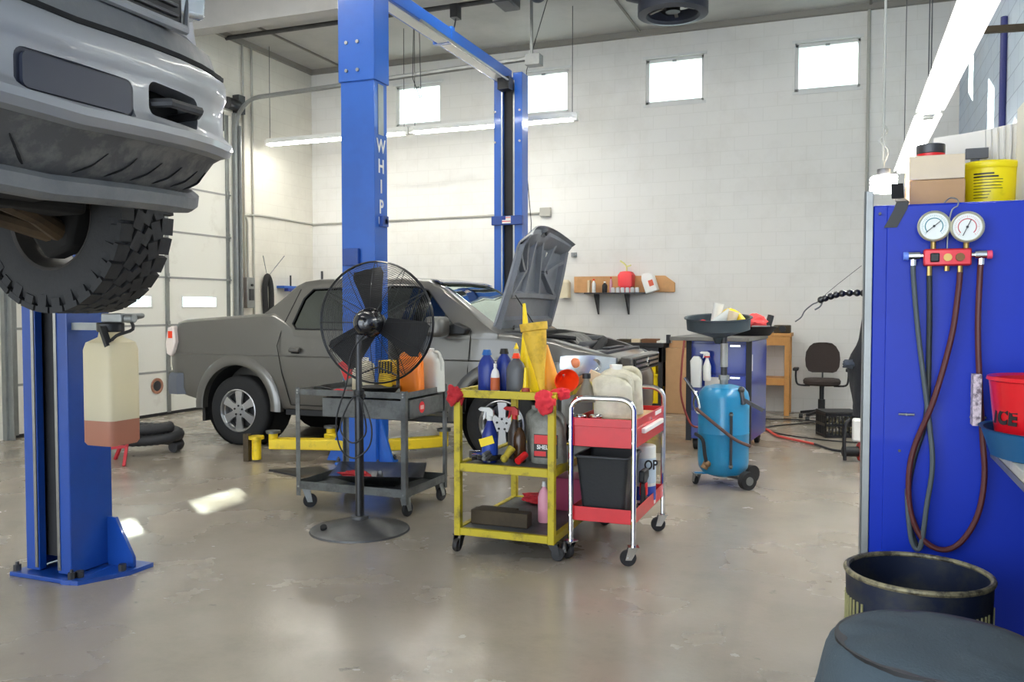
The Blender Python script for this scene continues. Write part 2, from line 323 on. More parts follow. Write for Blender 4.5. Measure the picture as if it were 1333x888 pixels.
# --------------- fluorescent fixtures ---------------
def fixture(x0, y0, x1, y1, z, wd, label, group, wires=()):
    a = Vector((x0, y0, z)); b_ = Vector((x1, y1, z)); t = thing('strip_light', label, 'ceiling light', tuple((a+b_)/2), 0, group); d = (b_-a).normalized(); s = Vector((-d.y, d.x, 0))
    def ring(p): return [p+s*u*wd/2+Vector((0, 0, h)) for u, h in [(-1, .0), (-.45, .045), (-.4, .085), (.4, .085), (.45, .045), (1, .0), (.9, .0), (.35, .035), (-.35, .035), (-.9, .0)]]
    M().rings([ring(a), ring(b_)]).build('housing', lampw, t)
    for q in (a+d*.02, b_-d*.02): M().box(-.04, -.04, -.03, .04, .04, .06).xf(Matrix.Translation(q)).build('end_cap', lampw, t)
    for u in (-.22, .22): M().cyl(a+d*.05+s*u*wd+Vector((0, 0, -.012)), b_-d*.05+s*u*wd+Vector((0, 0, -.012)), .019, n=10).build('tube', emit, t)
    for p in (a+d*.06, b_-d*.06): M().cyl(p+Vector((0, 0, .08)), p+Vector((0, 0, max(.1, 5.66-z))), .005, n=5).build('hanging_wire', dsteel, t)
    return t
g1 = 'long fluorescent strip lights hung in front of the back wall'
fixture(-8.72, 11.5, -6.18, 11.5, 4.12, .13, 'hanging fluorescent strip light nearest the left corner, behind the blue column', g1)
fixture(-6.12, 11.5, -3.55, 11.5, 4.12, .13, 'hanging fluorescent strip light crossing behind the farther blue column', g1)
g2 = 'fluorescent strip lights over the right side aisle'
fixture(.55, 7.45, .53, 10.4, 3.0, .2, 'farther fluorescent strip light in the bright row above the yellow bucket', g2)
fixture(.57, 4.3, .55, 7.35, 3.0, .2, 'nearer fluorescent strip light in the bright row at the top right edge', g2)
for i, (x, y) in enumerate([(-6.3, 8.1), (-3.5, 8.5), (-.8, 7.9), (-6.6, 4.8), (-3.2, 5.2), (-4.6, .6)]):  # unseen fixtures added to brighten the bays and the upper back wall
    fixture(x-1.22, y, x+1.22, y, 5.35, .2, 'added unseen strip light high above the work bays, ' + ['over the tail of the grey pickup', 'over the nose of the grey pickup', 'over the red cart', 'left of the blue lift column', 'over the yellow cart', 'over the raised truck'][i], 'unseen lights added above the work bays')
# ceiling heater with round fan guard
h = thing('ceiling_fan_heater', 'dark round ring-guarded fan unit hanging from the ceiling', 'fan heater', (-2.15, 10.7, 5.1))
c0 = Vector((-2.08, 10.75, 5.25)); dk = mat('dark_blue_grey', (44, 48, 60), .5)
M().lathe([(.4, 0), (.43, -.05), (.43, -.18), (.33, -.2), (.31, -.16), (.33, -.03)], c0+Vector((0, 0, .05)), 32, loop=True).build('ring', dk, h)
for k in range(5):
    a = 2*PI*k/5+.35; M().bar(c0, c0+Vector((math.cos(a)*.42, math.sin(a)*.42, -.08)), .04, .02).build('strut', galv, h)
    M().mark().box(.05, -.09, -.006, .33, .09, .006).turn(R(25), 'X', (0, 0, 0)).turn(a+.6, 'Z', (0, 0, 0)).xf(Matrix.Translation(c0)).build('blade', blk, h)
M().cyl(c0-Vector((0, 0, .1)), c0+Vector((0, 0, .15)), .09).build('motor', blk, h); M().cyl(c0+Vector((0, 0, .1)), (c0.x, c0.y, 5.68), .02).build('down_rod', dsteel, h)
M().cyl(c0+Vector((-.55, 0, .2)), c0+Vector((-.35, -.05, .12)), .1).build('spot_head', dk, h)
u = thing('unit_heater', 'dark boxy ceiling unit at the top edge above the blue crossbeam', 'heater', (-3.95, 10, 5.2))
M().box(-4.08, 9.75, 5.2, -3.86, 10.15, 5.6).build('casing', dsteel, u, bev=.02); M().cyl((-3.97, 9.95, 5.6), (-3.97, 9.95, 5.68), .02).build('rod', dsteel, u); M().box(-4.05, 9.73, 5.24, -3.9, 9.75, 5.5).build('grille', blk, u)
T(M().ball((-3.6, 10.05, 5.32), .1, 3, (1, 1, .9)).cyl((-3.6, 10.05, 5.36), (-3.6, 10.05, 5.68), .03).build('sensor_dome', dk), 'small dark rounded ceiling fitting right of the boxy ceiling unit', 'ceiling fitting')
T(M().tube([(-3.78, 11, 5.68), (-4.1, 11, 4.7), (-4.12, 11, 3.6), (-4.03, 11, 2.65), (-4.0, 10.8, 1.6)], .006, 5).build('cable', dsteel), 'thin dark cable slanting from the ceiling past the farther blue column', 'cable')
T(M().tube([(-5.7, 10.8, 5.6), (-5.72, 10.8, 4.7), (-5.66, 10.9, 4.45)], .006, 5).tube([(-5.62, 10.8, 5.6), (-5.6, 10.8, 4.7), (-5.64, 10.9, 4.45)], .006, 5).build('cable', dsteel), 'pair of thin cables hanging in front of the leftmost high window', 'cable')
T(M().box(-5.05, 10.6, 5.4, -4.95, 10.75, 5.58).tube([(-5, 10.68, 5.4), (-5.03, 10.68, 5.25)], .01).build('ceiling_socket', dsteel), 'small dark electrical socket hanging under the ceiling pipe', 'socket')
# ================= grey pickup =================
def paint(name, col, metal=.6, rough=.34, coat=.8):
    m = mat(name, col, rough, metal, coat=coat); return m
gp = paint('grey_truck_paint', (104, 102, 97), .5, .32); YC = 8.56
tyre_m = mat('tyre_rubber', (30, 30, 31), .8, bump=.15, var=.3, dscale=14); alloy = mat('alloy', (196, 196, 196), .3, .8); dglass = glass('tinted_glass', gl=.1, trans=(48, 54, 56)); wglass = glass('windscreen_glass', (226, 240, 232), gl=.28, trans=(170, 190, 180))
trim_b = mat('dark_trim', (28, 29, 32), .5); well = mat('wheel_well', (20, 20, 21), .9); clear = glass('lamp_lens', gl=.12, trans=(236, 240, 240)); lampr = mat('lamp_reflector', (214, 220, 224), .2, .7)
redl = mat('red_lens', (190, 40, 34), .2, coat=1)
tk = thing('pickup_truck', 'dark grey four-door pickup truck parked with its hood raised', 'pickup truck', (-4.6, YC, 0))
xs = np.arange(-7.20, -1.93, .05)
def ip(x, pts): return float(np.interp(x, [p[0] for p in pts], [p[1] for p in pts]))
ZT = [(-7.2, 1.24), (-7.1, 1.34), (-7.0, 1.365), (-6.0, 1.43), (-5.75, 1.44), (-5.4, 1.26), (-3.3, 1.27), (-3.0, 1.25), (-2.6, 1.19), (-2.3, 1.11), (-2.1, 1.05), (-1.95, .98)]
HW = [(-7.2, .84), (-7.12, .9), (-6.9, .945), (-6.3, .965), (-5, .965), (-2.9, .965), (-2.5, .945), (-2.3, .9), (-2.15, .82), (-2.03, .66), (-1.95, .4)]
ZB = [(-7.2, .6), (-7.0, .5), (-6.7, .44), (-5.6, .4), (-2.6, .4), (-2.2, .46), (-1.95, .5)]
rs = []
for x in xs:
    zt, hw, zb = ip(x, ZT), ip(x, HW), ip(x, ZB); k = zt-zb
    half = [(hw*.86, zb), (hw*.955, zb+.03), (hw*.985, zb+.12), (hw*.985, zb+.26*k/.85), (hw, .86), (hw*.998, .98), (hw*.975, .995+.0*k), (hw*.962, zt-.09 if zt > 1.12 else 1.0), (hw*.948, zt-.03), (hw*.92, zt-.006), (hw*.86, zt+.004), (hw*.4, zt+.012)]
    rs.append([(x, YC-y, z) for y, z in half]+[(x, YC+y, z) for y, z in half[::-1]])
body = M().rings(rs).build('body', gp, tk)
cs = []
def cutter(mb): cs.append(mb.build('c', gp, tk)); return cs[-1]
for wx in (-6.19, -3.09):
    for sg in (-1, 1): cutter(M().cyl((wx, YC+sg*.62, .43), (wx, YC+sg*1.1, .43), .455, n=40))
cutter(M().box(-6.98, YC-.74, .9, -5.78, YC+.74, 1.7)); cutter(M().prism([(-3.12, YC-.74), (-2.75, YC-.74), (-2.22, YC-.66), (-2.14, YC), (-2.22, YC+.66), (-2.75, YC+.74), (-3.12, YC+.74)], 'z', .72, 1.6))
cut(body, cs); cs = []
for wx in (-6.19, -3.09):
    for sg in (-1, 1):
        mb = M(); rr = []
        for a in np.linspace(R(-4), R(184), 26):
            c, s_ = math.cos(a), math.sin(a)
            rr.append([(wx+c*r, YC+sg*y, .43+s_*r*1.0) for r, y in [(.452, .90), (.452, .985), (.475, .992), (.53, .985), (.565, .962), (.565, .90)]])
        mb.rings(rr); mb.build('wheel_arch_flare', gp, tk)
        M().lathe([(.453, YC+sg*.6), (.453, YC+sg*.9)], (wx, 0, .43), 30, 'y').build('wheel_well', well, tk)
        M().cyl((wx, YC+sg*.6, .43), (wx, YC+sg*.59, .43), .45, n=24).build('wheel_well_wall', well, tk)
        # wheel
        yo = YC+sg*.955
        prof = [(.235, 0), (.27, -.005), (.33, 0), (.362, .012), (.378, .03), (.382, .06), (.382, .17), (.375, .2), (.33, .22), (.24, .22)]
        wh = M().lathe([(r, sg*(-d)) for r, d in prof], (wx, yo, .382), 40, 'y', loop=True).build('tyre', tyre_m, tk)
        mb = M().lathe([(.24, 0), (.232, -sg*.02), (.205, -sg*.05), (.2, -sg*.2)], (wx, yo, .382), 36, 'y', cap=False)
        mb.lathe([(.241, -sg*.004), (.225, sg*.006), (.214, -sg*.012), (.214, -sg*.05)], (wx, yo, .382), 36, 'y')
        for k in range(6):
            a = 2*PI*k/6+PI/2; mb.mark()
            mb.prism([(.04, -.04), (.1, -.034), (.215, -.048), (.215, .048), (.1, .034), (.04, .04)], 'z', 0, .028)
            mb.xf(Matrix.Translation((wx, yo-sg*.045, .382)) @ Matrix.Rotation(-a, 4, 'Y') @ Matrix.Rotation(-sg*PI/2 if False else PI/2*sg*-1, 4, 'X'))
        mb.cyl((wx, yo-sg*.06, .382), (wx, yo-sg*.012, .382), .085, .07, 24)
        M().cyl((wx, yo-sg*.17, .382), (wx, yo-sg*.1, .382), .19, n=28).build('brake_disc', dsteel, tk)
        ri = mb.build('rim', alloy, tk)
        mb = M()
        for k in range(5):
            a = 2*PI*k/5+.3; mb.cyl((wx+math.cos(a)*.052, yo-sg*.03, .382+math.sin(a)*.052), (wx+math.cos(a)*.052, yo-sg*.005, .382+math.sin(a)*.052), .012, n=6)
        mb.build('lug_nut', blk, ri); M().cyl((wx, yo-sg*.02, .382), (wx, yo-sg*.004, .382), .028, n=16).build('hub_cap', alloy, ri)
# cab
RP = [(-5.98, 1.38), (-5.9, 1.45), (-5.72, 1.59), (-5.56, 1.74), (-5.46, 1.785), (-5.3, 1.805), (-4.9, 1.815), (-4.3, 1.805), (-3.97, 1.775), (-3.8, 1.7), (-3.5, 1.5), (-3.28, 1.34), (-3.12, 1.24)]
def chw(z): return .93-.2*max(0, (z-1.26))/.5*.9
def cabring(x, off=0.):
    zt = ip(x, RP)-off; z0 = 1.2; out = []
    for t in (0, .2, .4, .6, .8, .94):
        z = z0+(zt-z0)*t; out.append((chw(z)-off, z))
    e = chw(zt)-off; out += [(e-.02, zt-.004), (e-.07, zt+.004), (e*.5, zt+.016), (0.001, zt+.02)]
    return [(x, YC-y, z) for y, z in out]+[(x, YC+y, z) for y, z in out[::-1][1:]]
cx = sorted(set([round(v, 3) for v in np.linspace(-5.97, -3.14, 60)]+[p[0] for p in RP[1:-1]]))
cab = M().rings([cabring(x) for x in cx]).build('cab', gp, tk)
cutter(M().rings([cabring(x, .05) for x in cx if -5.45 < x < -3.35]))
rwin = [(-5.5, 1.33), (-5.45, 1.28), (-4.72, 1.275), (-4.72, 1.72), (-5.32, 1.7), (-5.42, 1.6)]; fwin = [(-4.62, 1.275), (-3.56, 1.275), (-3.95, 1.68), (-4.1, 1.72), (-4.62, 1.725)]
for wp in (rwin, fwin): cutter(M().prism(wp, 'y', YC-1.2, YC+1.2))
cutter(M().prism([(-3.92, 1.72), (-3.3, 1.3), (-3.0, 1.4), (-3.6, 1.95)], 'y', YC-.66, YC+.66))
cutter(M().prism([(-5.9, 1.5), (-5.5, 1.5), (-5.5, 1.7), (-5.8, 1.75)], 'y', YC-.6, YC+.6)) if False else None
cut(cab, cs); cs = []
for wp in (rwin, fwin):
    for sg in (-1, 1):
        pts = [(x, YC+sg*(chw(z)-.015), z) for x, z in wp]; M().rings([pts, [(x, y-sg*.006, z) for x, y, z in pts]]).build('side_window', dglass, tk)
        cx0 = sum(p[0] for p in wp)/len(wp); cz0 = sum(p[1] for p in wp)/len(wp)
        M().tube([(x, YC+sg*(chw(z)+.002), z) for x, z in wp], .009, 6, closed=True).build('window_trim', trim_b, tk)
ws = []
for x in np.linspace(-3.95, -3.2, 12):
    zt = ip(x, RP); e = chw(zt)-.08; ws.append([(x+.01, YC+u*e, zt+.014-.012*abs(u)-.01) for u in np.linspace(-1, 1, 13)])
M().rings(ws, closed=False).build('windscreen', wglass, tk, solid=.006)
ws = []
for x in np.linspace(-4.0, -3.88, 4):
    zt = ip(x, RP); e = chw(zt)-.08; ws.append([(x+.015, YC+u*e, zt+.026-.012*abs(u)) for u in np.linspace(-1, 1, 13)])
M().rings(ws, closed=False).build('windscreen_top_band', mat('blue_shade_band', (34, 48, 84), .15, coat=.6), tk, solid=.004)
# interior
dash = mat('interior_grey', (92, 92, 88), .7); seatm = mat('seat_fabric', (74, 74, 72), .9)
M().box(-3.72, YC-.78, 1.2, -3.3, YC+.78, 1.3).build('dashboard', dash, tk, bev=.03)
M().lathe([(.185, 0), (.2, .015), (.185, .03), (.17, .015)], (0, 0, 0), 28, loop=True).bar((-.18, 0, .01), (.18, 0, .01), .03, .02).turn(R(-65), 'Y', (0, 0, 0)).xf(Matrix.Translation((-3.82, YC+.38, 1.3))).build('steering_wheel', blk, tk)
for x in (-4.35, -5.2):
    for sg in (-1, 1):
        M().box(x-.1, YC+sg*.38-.25, 1.2, x+.04, YC+sg*.38+.25, 1.42).build('seat_back', seatm, tk, bev=.04); M().box(x-.08, YC+sg*.38-.12, 1.45, x+.02, YC+sg*.38+.12, 1.6).build('headrest', seatm, tk, bev=.03)
M().box(-3.62, YC-.75, 1.32, -3.55, YC-.62, 1.36).build('windscreen_sticker', redp, tk)
# doors, handles, mirrors, lights
def seamline(pts, n='door_seam'):
    return M().tube([(x, YC-ip(x, HW)*(1.0 if z > .7 else .988)-.0005 if z < 1.2 else YC-chw(z)-.001, z) for x, z in pts], .0045, 4).build(n, well, tk)
seamline([(-5.48, 1.7), (-5.62, 1.3), (-5.66, 1.1), (-5.6, .8), (-5.5, .48)]); seamline([(-4.67, 1.72), (-4.67, .5)]); seamline([(-3.42, 1.28), (-3.44, .9), (-3.47, .5)])
seamline([(-5.5, .475), (-3.47, .475)])
for x in (-5.5, -4.5):
    h_ = M().box(x, YC-1.0, 1.035, x+.13, YC-.955, 1.085).build('door_handle', gp, tk, bev=.015); M().box(x+.02, YC-.97, 1.02, x+.11, YC-.955, 1.05).build('handle_recess', well, h_)
for sg in (-1, 1):
    M().mark().box(-3.8, -.11, -.1, -3.6, .11, .1).xf(Matrix.Translation((0, YC+sg*1.1, 1.32))).build('mirror_housing', gp, tk, bev=.05, seg=4)
    M().prism([(-3.7, 1.24), (-3.45, 1.24), (-3.42, 1.3), (-3.56, 1.36), (-3.68, 1.3)], 'y', YC+sg*.9, YC+sg*1.02).build('mirror_arm', blk, tk, bev=.015)
    # tail lamp
    M().prism([(-7.19, .98), (-7.12, .95), (-7.06, 1.12), (-7.09, 1.3), (-7.17, 1.28), (-7.21, 1.1)], 'y', YC+sg*.83, YC+sg*.935).build('tail_lamp', mat('pale_tail_lens', (236, 222, 212), .2, coat=1), tk, bev=.015)
    M().box(-7.16, YC+sg*.926, 1.16, -7.1, YC+sg*.938, 1.24).build('orange_reflector', oran, tk)
    # headlamp: three glassy cells around the corner
    prof = [(-2.50, .945), (-2.36, .925), (-2.22, .87), (-2.1, .79), (-2.03, .7)]
    def zt_(x): return {-2.50: 1.05, -2.36: 1.06, -2.22: 1.06, -2.1: 1.045, -2.03: 1.03}[x]
    outer = [[(x, YC+sg*(y+.012), .885 if x > -2.4 else .93), (x, YC+sg*(y+.016), .97), (x, YC+sg*(y+.006), zt_(x)), (x, YC+sg*(y-.04), zt_(x)), (x, YC+sg*(y-.04), .885 if x > -2.4 else .93)] for x, y in prof]
    hl = M().rings(outer).build('headlamp', lampr, tk)
    M().ball((-2.36, YC+sg*.935, .99), .05, 2, (1, .3, 1)).build('turn_signal', mat('amber', (236, 140, 96), .2), hl); M().lathe([(.02, .0), (.055, sg*.02), (.06, sg*.025)], (-2.18, YC+sg*.85, .97), 16, 'y').build('bulb_bowl', chrome, hl)
# bumpers
rb = [(-7.02, .955), (-7.16, .93), (-7.235, .8), (-7.25, .4), (-7.25, -.4), (-7.235, -.8), (-7.16, -.93), (-7.02, -.955)]
M().rings([[(x, YC+y, .53), (x-.012, YC+y*1.004, .6), (x-.008, YC+y*1.004, .72), (x+.02, YC+y, .77), (x+.09, YC+y*.93, .77), (x+.09, YC+y*.93, .53)] for x, y in rb]).build('rear_bumper', trim_b if False else mat('grey_bumper', (96, 100, 108), .5), tk)
fb = [(-2.5, .965), (-2.3, .93), (-2.1, .84), (-1.99, .68), (-1.93, .35), (-1.92, 0), (-1.93, -.35), (-1.99, -.68), (-2.1, -.84), (-2.3, -.93), (-2.5, -.965)]
M().rings([[(x, YC+y, .42), (x+.02, YC+y*1.004, .5), (x+.02, YC+y*1.004, .8), (x-.01, YC+y, .87), (x-.1, YC+y*.9, .87), (x-.1, YC+y*.9, .42)] for x, y in fb]).build('front_bumper', gp, tk)
gr = M(); gr.rings([[(-2.0, YC+y, z) for y, z in [(-.62, .88), (.62, .88), (.66, 1.04), (-.66, 1.04)]], [(-1.9, YC+y*.97, z) for y, z in [(-.62, .88), (.62, .88), (.66, 1.03), (-.66, 1.03)]]]).build('grille_frame', gp, tk, bev=.012)
for z in (.94, .985): M().box(-1.9, YC-.5, z-.012, -1.885, YC+.5, z+.012).build('grille_bar', chrome, tk)
M().box(-1.905, YC-.55, .9, -1.893, YC+.55, 1.01).build('grille_opening', well, tk)
M().lathe([(.05, 0), (.045, .012), (.035, .01)], (-1.885, YC, .96), 4, 'x').build('badge', chrome, tk)
M().box(-6.9, YC-.6, .35, -2.5, YC+.6, .44).build('underbody', well, tk)
M().box(-6.72, YC-.9, .24, -6.68, YC-.68, .5).box(-6.72, YC+.68, .24, -6.68, YC+.9, .5).build('mud_flap', rubber, tk)
M().box(-5.6, YC-.9, .36, -3.6, YC-.82, .42).build('side_sill', trim_b, tk)
M().box(-5.7, YC-.76, .88, -5.68, YC+.76, 1.4).build('bed_wall', trim_b, tk)
# hood, raised: panel with ribs on the underside
def hood(u, v, d=0.):
    """u across -1..1, v from hinge 0 to tip 1, d towards the front (underside)"""
    wv = .81-.11*v**1.5; cx_ = -3.24+.30*v+.02*math.sin(v*PI)-.10*(1-u*u)*math.sin(v*PI*.6); cz = 1.27+1.02*v-.14*max(0, v-.8)**1*u*u*3+.06*v*(1-u*u)
    if v > .88: cx_ += (v-.88)*.75
    return (cx_+d, YC+.02+u*wv-.06*v, cz-.1*d)
us = np.linspace(-1, 1, 23); vs = np.linspace(0, 1, 26)
hm = mat('hood_underside', (112, 116, 124), .4, .0, coat=.4, var=.3)
mb = M(); A = [[hood(u, v) for u in us] for v in vs]; B = [[hood(u, v, -.022) for u in us] for v in vs]
mb.rings([a+b_[::-1] for a, b_ in zip(A, B)]); hd = mb.build('hood', hm, tk)
M().rings([[hood(u, v, d) for u in us]+[hood(u, v, -.024) for u in us[::-1]] for v, d in [(v, -.023) for v in vs]]).build('hood_skin', gp, hd)
def rib(pts, wd=.032, hgt=.05):
    rr = []; P = [Vector((u*.76, v*1.05, 0)) for u, v in pts]
    for i, p in enumerate(P):
        t = (P[min(i+1, len(P)-1)]-P[max(i-1, 0)]).normalized(); n = Vector((-t.y, t.x, 0))
        q = [(p+n*k, h) for k, h in [(-wd, -.003), (-wd*.55, hgt), (wd*.55, hgt), (wd, -.003)]]
        rr.append([hood(a.x/.76, min(1, max(0, a.y/1.05)), h) for a, h in q])
    return M().rings(rr).build('hood_rib', hm, hd)
ln = lambda a, b_, n=8: [(a[0]+(b_[0]-a[0])*t, a[1]+(b_[1]-a[1])*t) for t in np.linspace(0, 1, n)]
rib(ln((-.93, .02), (-.93, .85), 16), .045); rib(ln((.93, .02), (.93, .85), 16), .045); rib(ln((-.95, .07), (.95, .07), 16), .07)
rib(ln((-.85, .34), (.85, .34), 16), .04); rib(ln((-.95, .88), (.95, .88), 16), .09, .04)
for s_ in (-1, 1):
    rib(ln((s_*.28, .34), (s_*.14, .86))); rib(ln((s_*.85, .34), (s_*.35, .58))); rib(ln((s_*.35, .58), (s_*.6, .88))); rib(ln((s_*.88, .72), (s_*.45, .58)))
rib([(.1*math.cos(a), .93+.03*math.sin(a)) for a in np.linspace(0, 2*PI, 12)], .02); M().ball(hood(0, .94, .05), .03, 2, (.5, 1, 1)).build('hood_latch', blk, hd)
for u, v in [(-.35, .72), (.5, .72), (-.7, .8)]:
    a = [hood(u+du, v+dv, .004) for du, dv in [(-.07, -.05), (.07, -.05), (.07, .06), (-.07, .06)]]; M().rings([a, [(x+.003, y, z) for x, y, z in a]]).build('label', paper, hd)
M().tube([(-2.75, YC-.7, 1.2), hood(-.7, .38, .01)], .006, 6).build('prop_rod', blk, tk)
# engine bay
bm_ = mat('engine_plastic', (52, 54, 60), .45, var=.3); bgm = mat('engine_alloy', (140, 138, 134), .5, .5, var=.4)
M().box(-3.1, YC-.72, .74, -2.2, YC+.72, .78).build('bay_floor', well, tk)
M().box(-2.95, YC-.32, .8, -2.42, YC+.3, 1.16).build('engine_cover', bm_, tk, bev=.06, seg=4)
for k in range(5): M().tube(spline([(-2.93, YC-.28+k*.12, 1.13), (-2.8, YC-.28+k*.12, 1.21), (-2.62, YC-.28+k*.12, 1.2), (-2.5, YC-.28+k*.12, 1.1)], 3), .028, 8).build('intake_runner', bgm, tk)
M().box(-2.62, YC-.68, .8, -2.36, YC-.42, 1.12).build('battery', blk, tk, bev=.01); M().box(-2.95, YC+.38, .85, -2.5, YC+.68, 1.2).build('air_filter_box', bm_, tk, bev=.03)
M().tube(spline([(-2.55, YC+.4, 1.1), (-2.4, YC+.2, 1.16), (-2.36, YC-.1, 1.12), (-2.4, YC-.3, 1.0)], 5), .045, 10).build('radiator_hose', rubber, tk)
M().tube(spline([(-3.0, YC-.5, 1.15), (-2.8, YC-.52, 1.22), (-2.5, YC-.45, 1.2)], 5), .02, 8).build('fluid_line', rubber, tk)
M().cyl((-2.82, YC-.55, .9), (-2.82, YC-.55, 1.2), .085, n=18).build('strut_tower', bgm, tk); M().cyl((-2.82, YC+.55, .9), (-2.82, YC+.55, 1.16), .085, n=18).build('strut_tower', bgm, tk)
M().box(-2.3, YC-.66, 1.05, -2.12, YC+.66, 1.09).box(-2.28, YC-.3, 1.09, -2.2, YC+.3, 1.11).build('radiator_support', bm_, tk, bev=.008)
M().box(-3.2, YC-.74, 1.2, -3.08, YC+.74, 1.27).build('cowl', blk, tk, bev=.02)
M().tube([(-3.14, YC-.5, 1.29), (-3.3, YC-.05, 1.4)], .009, 6).tube([(-3.14, YC+.1, 1.29), (-3.3, YC+.5, 1.4)], .009, 6).build('wiper', blk, tk)

# ================= raised silver truck (front view, upper left) =================
sp = paint('silver_truck_paint', (152, 154, 156), .4, .45, .35); sp_d = mat('dusty_grey_cladding', (104, 106, 108), .6, dirt=.3, dcol=(140, 138, 132), dscale=7, bump=.1)
apr = mat('scuffed_apron', (86, 86, 86), .7, dirt=.6, dcol=(132, 130, 124), dscale=12, bump=.3, bscale=30)
und = mat('underbody_dirt', (26, 24, 22), .9, var=.5); rust = mat('rusty_arm', (84, 66, 44), .8, dirt=.6, dcol=(50, 40, 30))
st = thing('raised_truck', 'silver truck raised on the lift at the left, seen from its front bumper', 'truck', (-4.2, 1.9, 1.4)); SY = 1.9
PL = [(-2.095, 0), (-2.1, .15), (-2.11, .3), (-2.13, .45), (-2.165, .6), (-2.2, .7), (-2.25, .8), (-2.31, .89), (-2.38, .96), (-2.47, 1.005), (-2.58, 1.02), (-2.68, 1.025)]
def tilt(y): return .045*(y-1.7)+(.05*((y-2.6)/.3)**2 if y > 2.6 else 0)
def sweep(prof, path=PL, inset=0, sc=1.0):
    P = [Vector((x, y)) for x, y in path]; out = []
    full = [Vector((p.x, -p.y)) for p in P[::-1][:-1]]+P
    for i, p in enumerate(full):
        t = (full[min(i+1, len(full)-1)]-full[max(i-1, 0)]).normalized(); n = Vector((t.y, -t.x))
        out.append([(p.x+n.x*(d-inset), SY+p.y+n.y*(d-inset), z+tilt(SY+abs(p.y))) for d, z in prof])
    return out
def onp_(sg, y_, d, z):
    i = int(np.searchsorted([q[1] for q in PL], y_)); p0, p1 = Vector(PL[i-1]), Vector(PL[i]); t = (p1-p0).normalized(); n = Vector((t.y, -t.x)); p = p0.lerp(p1, (y_-p0.y)/(p1.y-p0.y))+n*d
    return (p.x, SY+sg*p.y, z+tilt(SY+y_))
bp_ = [(-.06, 2.325), (-.01, 2.32), (.0, 2.3), (.002, 2.245), (-.008, 2.225), (-.012, 2.2), (-.012, 2.11), (-.004, 2.095), (.02, 2.075), (.024, 2.05), (.01, 2.025), (-.03, 2.015), (-.1, 2.015), (-.1, 2.325)]
PLd = []
for i in range(len(PL)-1):
    for t in (0, .25, .5, .75): PLd.append((PL[i][0]+(PL[i+1][0]-PL[i][0])*t, PL[i][1]+(PL[i+1][1]-PL[i][1])*t))
PLd.append(PL[-1])
bump = M().rings(sweep(bp_, PLd)).build('bumper', sp, st)
def rr_(y0, y1, z0, z1, r, n=4):
    c = []
    for cy, cz, a0 in [(y1-r, z1-r, 0), (y0+r, z1-r, PI/2), (y0+r, z0+r, PI), (y1-r, z0+r, 3*PI/2)]:
        c += [(cy+r*math.cos(a0+PI/2*k/n), cz+r*math.sin(a0+PI/2*k/n)) for k in range(n+1)]
    return c
for sg in (-1, 1):
    y0, y1 = (2.19, 2.47) if sg > 0 else (1.33, 1.61); tz = tilt(2.33)
    cs.append(M().prism([(y, z+tz) for y, z in rr_(y0, y1, 2.1, 2.21, .03)], 'x', -2.4, -1.9).build('c', sp, st))
cs.append(M().prism(rr_(1.70, 2.12, 2.095, 2.215, .03), 'x', -2.18, -1.9).build('c', sp, st))
cut(bump, cs); cs = []
M().prism(rr_(1.695, 2.125, 2.09, 2.22, .03), 'x', -2.14, -2.118).build('centre_panel', mat('navy_panel', (38, 42, 56), .4), st)
M().prism(rr_(1.72, 2.10, 2.105, 2.205, .02), 'x', -2.118, -2.106).build('panel_plate', mat('navy_plate', (50, 54, 68), .45), st)
for sg in (-1, 1):
    yc = SY+sg*.43; tz = tilt(2.33)
    M().box(-2.3, yc-.17, 2.08+tz, -2.26, yc+.17, 2.24+tz).build('hook_pocket', und, st)
    M().tube([(-2.3, yc-.1, 2.14+tz), (-2.14, yc-.1, 2.145+tz), (-2.1, yc-.07, 2.15+tz), (-2.1, yc+.07, 2.15+tz), (-2.14, yc+.1, 2.145+tz), (-2.3, yc+.1, 2.14+tz)], .016, 8).build('tow_hook', dsteel, st)
    M().rings([[onp_(sg, q, .003, 2.13), onp_(sg, q, .003, 2.25), onp_(sg, q, -.02, 2.25), onp_(sg, q, -.02, 2.13)] for q in (.962, .975, .99, 1.003)]).build('side_vent', well, st)
M().rings(sweep([(-.012, 2.332), (-.035, 2.345), (-.06, 2.42), (-.1, 2.45), (-.2, 2.45), (-.2, 2.332)], PLd)).build('bumper_cap', sp_d, st)
M().rings(sweep([(-.0, 2.338), (-.05, 2.338), (-.05, 2.322), (-.0, 2.322)], PLd, .008)).build('bumper_groove', well, st)
ap = M().rings(sweep([(-.02, 2.018), (-.05, 2.0), (-.1, 1.93), (-.16, 1.885), (-.3, 1.885), (-.3, 2.018)], PLd[:-6])).build('apron', apr, st)
M().rings(sweep([(-.13, 1.89), (-.105, 1.87), (-.11, 1.83), (-.13, 1.815), (-.17, 1.815), (-.17, 1.89)], PLd[:-13])).build('apron_lip', sp_d, st)
def onp(yo, d, z):
    y_ = abs(yo); i = max(1, min(len(PLd)-2, int(np.searchsorted([q[1] for q in PLd], y_)))); p0, p1 = Vector(PLd[i-1]), Vector(PLd[i]); t = (p1-p0).normalized(); n = Vector((t.y, -t.x)); f_ = (y_-p0.y)/max(1e-6, p1.y-p0.y); p = p0.lerp(p1, f_)+n*d; sg = 1 if yo >= 0 else -1
    return (p.x, SY+sg*p.y, z+tilt(SY+y_))
